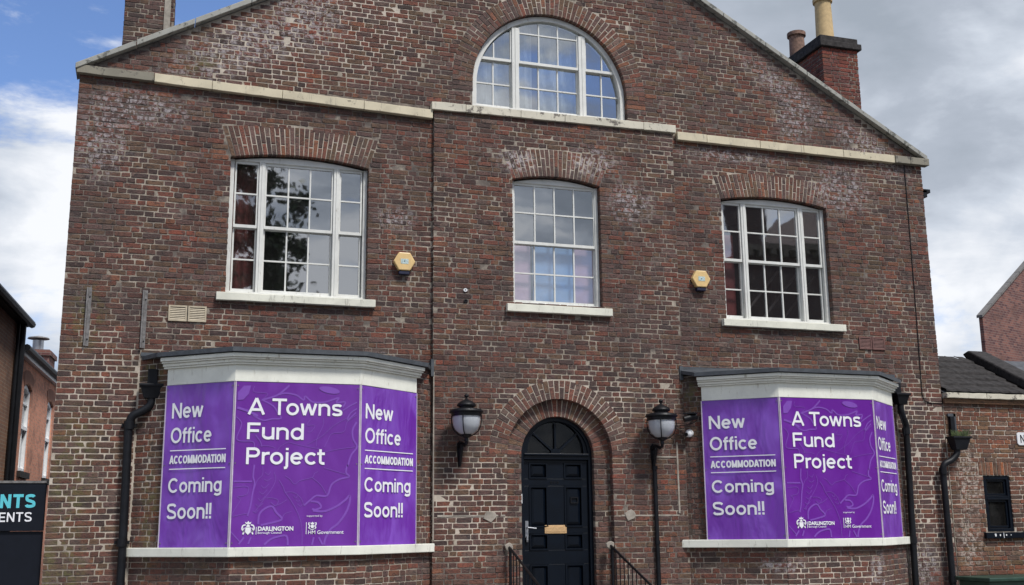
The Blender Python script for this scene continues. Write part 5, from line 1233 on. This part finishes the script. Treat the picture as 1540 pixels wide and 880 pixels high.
# raking parapet coping at the right
mb = MB(); 
y0, y1 = -.12, 1.38; zb = 3.70
mb.add([(8.34, -y0, zb-.02), (8.34, -y1, zb+1.38*SLP), (8.34, -y1-.10, zb+1.42*SLP+.09), (8.34, -y1+.06, zb+1.36*SLP+.17), (8.34, -y0, zb+.16),
        (8.74, -y0, zb-.02), (8.74, -y1, zb+1.38*SLP), (8.74, -y1-.10, zb+1.42*SLP+.09), (8.74, -y1+.06, zb+1.36*SLP+.17), (8.74, -y0, zb+.16)],
       [(0, 1, 2, 3, 4), (9, 8, 7, 6, 5), (0, 5, 6, 1), (1, 6, 7, 2), (2, 7, 8, 3), (3, 8, 9, 4), (4, 9, 5, 0)])
mb.build('parapet_coping', M_TILE, OB, bevel=.03)
mb = MB(); mb.add([(8.40, -.02, 3.5), (8.40, -1.3, 3.5), (8.40, -1.3, 4.42), (8.40, -.02, 3.72), (8.66, -.02, 3.5), (8.66, -1.3, 3.5), (8.66, -1.3, 4.42), (8.66, -.02, 3.72)], [(0, 1, 2, 3), (7, 6, 5, 4), (0, 3, 7, 4), (3, 2, 6, 7)])
mb.build('parapet_wall', M_FBRICKB, OB)
# little dark window
W_ = MB(); W_.ring([(7.28, 1.455), (7.80, 1.455), (7.80, 2.345), (7.28, 2.345)], [(7.335, 1.51), (7.745, 1.51), (7.745, 2.285), (7.335, 2.285)], -.10, -.02, True)
W_.box(7.335, 7.745, -.09, -.022, 1.985, 2.025); W_.box(7.335, 7.745, -.09, -.015, 1.96, 1.985)
ww = W_.build('window', M_DOOR, OB, bevel=.005, label='small two-light window with dark frame')
for (a_, b_) in ((1.52, 1.955), (2.03, 2.28)):
    W_ = MB(); W_.ring([(7.34, a_), (7.74, a_), (7.74, b_), (7.34, b_)], [(7.372, a_+.03), (7.708, a_+.03), (7.708, b_-.03), (7.372, b_-.03)], -.08, -.045, True); W_.build('sash', M_DOOR, ww, bevel=.003)
    W_ = MB(); W_.box(7.37, 7.71, -.066, -.062, a_+.02, b_-.02); W_.build('glass_pane', M_GLASSD, ww)
W_ = MB(); W_.box(7.36, 7.72, -.16, -.14, 1.52, 2.27); W_.build('blind', M_STRAP, ww)
mb = MB(); stone(mb, 7.19, 7.98, -.1, .06, 1.355, 1.448, 1.355, 1.448, .003); sl2 = mb.build('window_sill', M_DOOR, OB, bevel=.006)
mb = MB()
for (x, w2, h2) in ((7.36, .022, .03), (7.45, .012, .02), (7.52, .008, .045), (7.57, .012, .015), (7.66, .006, .012)): mb.prism([(x+w2*cos(a_)*rnd(.7, 1.2), 1.405+h2*sin(a_)*rnd(.7, 1.2)) for a_ in [2*pi*i/8 for i in range(8)]], .064, .066)
mb.build('paint_splash', M_WHITE, sl2)
r = root('wall_sign', 'white rounded sign plate on the low building at the right edge', 'sign', (8.2, 0, 2.85)); mb = MB()
mb.prism([(8.02, 2.87), (8.05, 2.84), (8.45, 2.84), (8.48, 2.87), (8.48, 3.02), (8.45, 3.05), (8.05, 3.05), (8.02, 3.02)], .0, .02); mb.build('plate', M_WHITE, r, bevel=.004)
lettering(F0, 'N', 8.08, 8.17, 2.88, .13, .0215, M_BLACK, r, 'lettering', .15)
# dark green box at the lower right
r = root('green_storage_box', 'dark green box with lid standing against the low building at bottom right', 'storage box', (6.75, -.55, .12))
mb = MB(); mb.box(6.40, 8.9, .28, .95, .122, .74); mb.build('body', M_GREEN, r, bevel=.01)
mb = MB(); mb.box(6.36, 8.94, .24, 1.0, .742, .80); mb.build('lid', M_GREEN, r, bevel=.015)
mb = MB()
for i in range(3): mb.box(7.22+i*.07, 7.27+i*.07, .951, .953, .68, .72)
mb.build('marking', M_WHITE, r)

# ================================================================== dark hoarding at the left
r = root('hoarding', 'dark navy hoarding with cropped turquoise and white lettering at left edge', 'hoarding', (-7.6, .1, .12))
mb = MB((0, .12, 0), 0); mb.box(-9.6, -6.735, -.05, .03, 1.62, 2.195); mb.build('sign_board', M_HOARD, r, bevel=.004)
for i in range(4):
    mb = MB((0, .12, 0), 0); a_ = -9.6+i*.717; mb.box(a_+.003, a_+.712, -.05, .0, .13, 1.615); mb.build('board', M_HOARD, r, bevel=.004)
mb = MB((0, .12, 0), 0); mb.box(-9.6, -6.73, -.06, .04, 2.197, 2.225); mb.build('top_rail', M_STRAP, r)
Fh = MB((0, .12, 0), 0)
lettering(Fh, 'NTS', -7.245, -6.845, 1.895, .165, .032, M_TEAL, r, 'lettering', .21, .12, .01)
lettering(Fh, 'ENTS', -7.245, -6.875, 1.730, .112, .032, M_PRINT, r, 'lettering', .15, .14, .01)

# ================================================================== houses behind on the left
LB = root('terraced_house', 'pinkish brick house with white sash windows down the side street at left', 'building', (-8.4, 14, 0))
aL = radians(90-3.6); FL = MB((-8.33, 10.75, 0), aL)       # u runs away from the viewer, n faces +x
def bgwin(u0, u1, z0, z1, parent):
    W_ = MB(FL.O, aL); nseg = 8; top = [(u0+(u1-u0)*i/nseg, z1-.12+.12*(1-(2*i/nseg-1)**2)) for i in range(nseg+1)]
    W_.box(u0, u0+.09, -.12, -.03, z0, z1-.12); W_.box(u1-.09, u1, -.12, -.03, z0, z1-.12); W_.box(u0, u1, -.12, -.03, z0, z0+.08); W_.box(u0, u1, -.12, -.025, (z0+z1)/2-.04, (z0+z1)/2+.04)
    W_.box((u0+u1)/2-.03, (u0+u1)/2+.03, -.12, -.06, z0, (z0+z1)/2); W_.box(u0, u1, -.12, -.055, z0+(z1-z0)*.77, z0+(z1-z0)*.77+.05)
    W_.ring([(x, z-.09) for x, z in top], top, -.12, -.05)
    w = W_.build('window', M_SASHB, parent)
    for (a_, b_) in ((z0+.08, (z0+z1)/2-.04), ((z0+z1)/2+.04, z1-.03)):
        G = MB(FL.O, aL); G.box(u0+.05, u1-.05, -.10, -.096, a_, b_); G.build('glass_pane', M_GLASS, w)
    G = MB(FL.O, aL); G.box(u0, u1, -.5, -.3, z0, z1); G.build('curtain', M_ROOM, w)
    S = MB(FL.O, aL); S.box(u0-.12, u1+.12, -.10, .08, z0-.14, z0-.004); S.build('window_sill', M_TILE, parent)
    for i in range(9):
        t0, t1 = -1+2*i/9, -1+2*(i+1)/9; um, hh = (u0+u1)/2, (u1-u0)/2
        P_ = lambda a_, k: (um+a_*(hh+.04+.22*k), z1-.12+.12*(1-a_*a_)+.01+.30*k)
        A = MB(); wedge_add(A, FL, [P_(t0+.02, 0), P_(t1-.02, 0), P_(t1-.02, 1), P_(t0+.02, 1)], -.1, .012); A.build('arch_brick', M_RENDER, parent)
W_ = MB(FL.O, aL)
wins = [(1.05, 2.05, 2.93, 4.88), (4.55, 5.45, 2.93, 4.88), (8.0, 9.0, 2.93, 4.88)]
us = [0.0]+[t for w in wins for t in (w[0], w[1])]+[16.0]
for i in range(0, len(us)-1, 2): W_.box(us[i], us[i+1], -.3, 0, 0, 5.35)
for w in wins: W_.box(w[0], w[1], -.3, 0, 0, w[2]-.1); W_.box(w[0], w[1], -.3, -.002, w[3]-.0, 5.35)
W_.box(0, .3, -6, -.3, 0, 5.35)
W_.build('wall', flat_brick('pink_brick_wall', (.70, .30, .19), (.60, .26, .165), (.58, .34, .24)), LB)
for w in wins: bgwin(*w, LB)
W_ = MB(FL.O, aL); W_.box(0, 16, 0, .10, 5.352, 5.44); W_.build('eaves_moulding', M_SASHB, LB)
W_ = MB(FL.O, aL); W_.tube([(0, .16, 5.50), (16, .16, 5.50)], .075, 8); W_.build('gutter', M_PIPE, LB, smooth=True)
W_ = MB(FL.O, aL); W_.add([(0, .16, 5.53), (16, .16, 5.53), (16, -3, 7.2), (0, -3, 7.2)], [(0, 1, 2, 3)]); W_.build('roof', M_SLATE, LB)
W_ = MB(FL.O, aL); W_.box(7.6, 8.7, -1.3, -.5, 5.7, 6.62); ch = W_.build('chimney', M_FBRICK, LB)
W_ = MB(FL.O, aL); W_.box(7.55, 8.75, -1.35, -.45, 6.45, 6.58); W_.build('chimney_cap', M_FBRICK, ch)
W_ = MB(FL.O, aL); W_.tube([(8.15, -.9, 6.6), (8.15, -.9, 6.95)], .15, 10); W_.build('flue', M_STEEL, ch, smooth=True)
W_ = MB(FL.O, aL); W_.lathe((8.15, -.9), [(.30, 7.0), (.28, 7.03), (.05, 7.08)], 14); W_.build('cowl', M_STRAP, ch, smooth=True)
W_ = MB(FL.O, aL); W_.tube([(.10, .05, 0), (.10, .05, 5.5)], .055, 8); W_.build('downpipe', M_PIPE, LB, smooth=True)
NB = root('corner_house', 'taller dark brick house with black eaves at the left edge', 'building', (-9.3, 9, 0))
FN = MB((-8.58, 7.0, 0), radians(90-3.6))
mb = MB(FN.O, FN.ang); mb.box(-3.0, 3.7, -7, 0, 0, 5.95); mb.build('wall', flat_brick('brown_house_brick', (.34, .17, .10), (.24, .13, .085), (.34, .27, .20)), NB)
mb = MB(FN.O, FN.ang); mb.box(-3.1, 3.85, -7, .16, 5.952, 6.02); mb.build('eaves', M_PIPE, NB)
mb = MB(FN.O, FN.ang); mb.add([(-3.1, .25, 6.03), (3.9, .25, 6.03), (3.9, -3.5, 8.2), (-3.1, -3.5, 8.2)], [(0, 1, 2, 3)]); mb.build('roof', M_SLATE, NB)
mb = MB(FN.O, FN.ang); mb.tube([(-3.1, .22, 6.02), (3.9, .22, 6.02)], .08, 8); mb.build('gutter', M_PIPE, NB, smooth=True)
mb = MB(FN.O, FN.ang); mb.tube([(3.52, .10, 0), (3.52, .10, 5.95)], .075, 8); mb.build('downpipe', M_PIPE, NB, smooth=True)
mb = MB(FN.O, FN.ang); mb.tube([(3.30, .06, 0), (3.30, .06, 5.95)], .035, 8); mb.build('downpipe', M_PIPE, NB, smooth=True)

# ================================================================== red gable behind on the right
M_FCOP = simple('dark_verge', (.16, .15, .14), 0.9, bmp=0.3)
GB = root('red_gabled_house', 'red brick gable end behind the low outbuilding at far right', 'building', (20, 13, 0))
aG = radians(20.5); FG = MB((18.22, 12.09, 0), aG)
mb = MB(FG.O, aG); mb.prism([(0, 0), (9, 0), (9, 7.71), (4.5, 10.6), (0, 7.71)], -.12, 0); mb.box(.3, 8.7, -7, -.3, 0, 6.0); o = mb.build('wall', M_FBRICK, GB)
for s_ in (0, 1):
    mb = MB(FG.O, aG); k = 7
    for i in range(k):
        t0, t1 = i/k+.002, (i+1)/k-.002; a0, a1 = (4.5*t0-.1, 4.5*t1-.1) if s_ == 0 else (9.1-4.5*t0, 9.1-4.5*t1); z0_, z1_ = 7.66+2.95*t0, 7.66+2.95*t1
        q = MB(FG.O, aG); q.prism([(a0, z0_), (a1, z1_), (a1, z1_+.08), (a0, z0_+.08)], -.14, .05); q.build('verge_stone', M_FCOP, GB)

# ================================================================== what the window glass reflects: a tree and houses across the road
def tree(x, y, H, label, R=3.6, n=9000, sd=3):
    rg = random.Random(sd); T = root('tree', label, 'tree', (x, y, 0))
    mb = MB((x, y, 0), 0); mb.tube([(0, 0, 0), (.05, 0, H*.2), (-.1, .1, H*.4), (.1, 0, H*.7)], [.32, .25, .2, .08], 10)
    for i in range(16):
        th = rg.uniform(0, 6.28); z = H*rg.uniform(.28, .6); l = rg.uniform(1.5, 3)
        mb.tube([(0, 0, z), (l*.5*cos(th), l*.5*sin(th), z+l*.5), (l*cos(th), l*sin(th), z+l*1.1)], [.10, .06, .02], 6)
    mb.build('trunk', M_BARK, T, smooth=True)
    cl = []
    for i in range(210):
        th = rg.uniform(0, 6.28); q = rg.uniform(-1, 1); rr = R*rg.uniform(.35, 1)*sqrt(1-q*q*.7); cl.append((rr*cos(th), rr*sin(th), H*.66+q*H*.31, rg.uniform(.3, .75)))
    mb = MB((x, y, 0), 0)
    for i in range(n):
        c_ = cl[rg.randrange(len(cl))]; d = Vector((rg.gauss(0, 1), rg.gauss(0, 1), rg.gauss(0, 1))).normalized()*c_[3]*abs(rg.gauss(0, .75)); p = Vector(c_[:3])+d
        a_ = Vector((rg.uniform(-1, 1), rg.uniform(-1, 1), rg.uniform(-1, 1))).normalized(); b_ = a_.cross(Vector((rg.uniform(-1, 1), rg.uniform(-1, 1), rg.uniform(-1, 1)))).normalized(); s_ = rg.uniform(.09, .20)
        mb.add([tuple(p-a_*s_), tuple(p-b_*s_*.6), tuple(p+a_*s_), tuple(p+b_*s_*.6)], [(0, 1, 2, 3)])
    mb.build('crown', M_LEAF, T)
tree(-5.2, -27.5, 16.2, 'leafy street tree across the road behind the viewer', 5.6, 60000, 5)
OP = root('opposite_building', 'dark gabled building across the road seen only in the window glass', 'building', (19, -24, 0))
FP = MB((26, -23, 0), pi)
mb = MB(FP.O, pi); mb.box(-4, 9.6, -8, 0, 0, 12.6); mb.prism([(-1, 12.6), (6.1, 12.6), (2.6, 16.3)], -8, 0); mb.box(9.6, 11.2, -6, -.5, 0, 11.3); mb.build('wall', M_FBRICKB, OP)
mb = MB(FP.O, pi); mb.box(-4.2, 9.7, 0, .3, 12.6, 12.85)
for i in range(25): mb.box(-4+i*.54, -3.8+i*.54, 0, .35, 12.35, 12.6)
mb.build('cornice', M_SAND, OP)
mb = MB(FP.O, pi); mb.box(8.2, 9.4, -1.5, -.1, 12.6, 14.6); mb.box(8.05, 9.55, -1.6, .05, 14.6, 14.9); mb.build('chimney', M_FBRICKB, OP)
for i in range(5):
    mb = MB(FP.O, pi); mb.box(-3+i*3, -1.6+i*3, 0, .06, 6.2, 8.6); mb.build('window', M_SAND, OP)
    G = MB(FP.O, pi); G.box(-2.9+i*3, -1.7+i*3, .06, .07, 6.3, 8.5); G.build('glass_pane', M_GLASSD, OP)
print('objects', len(bpy.data.objects), 'items')
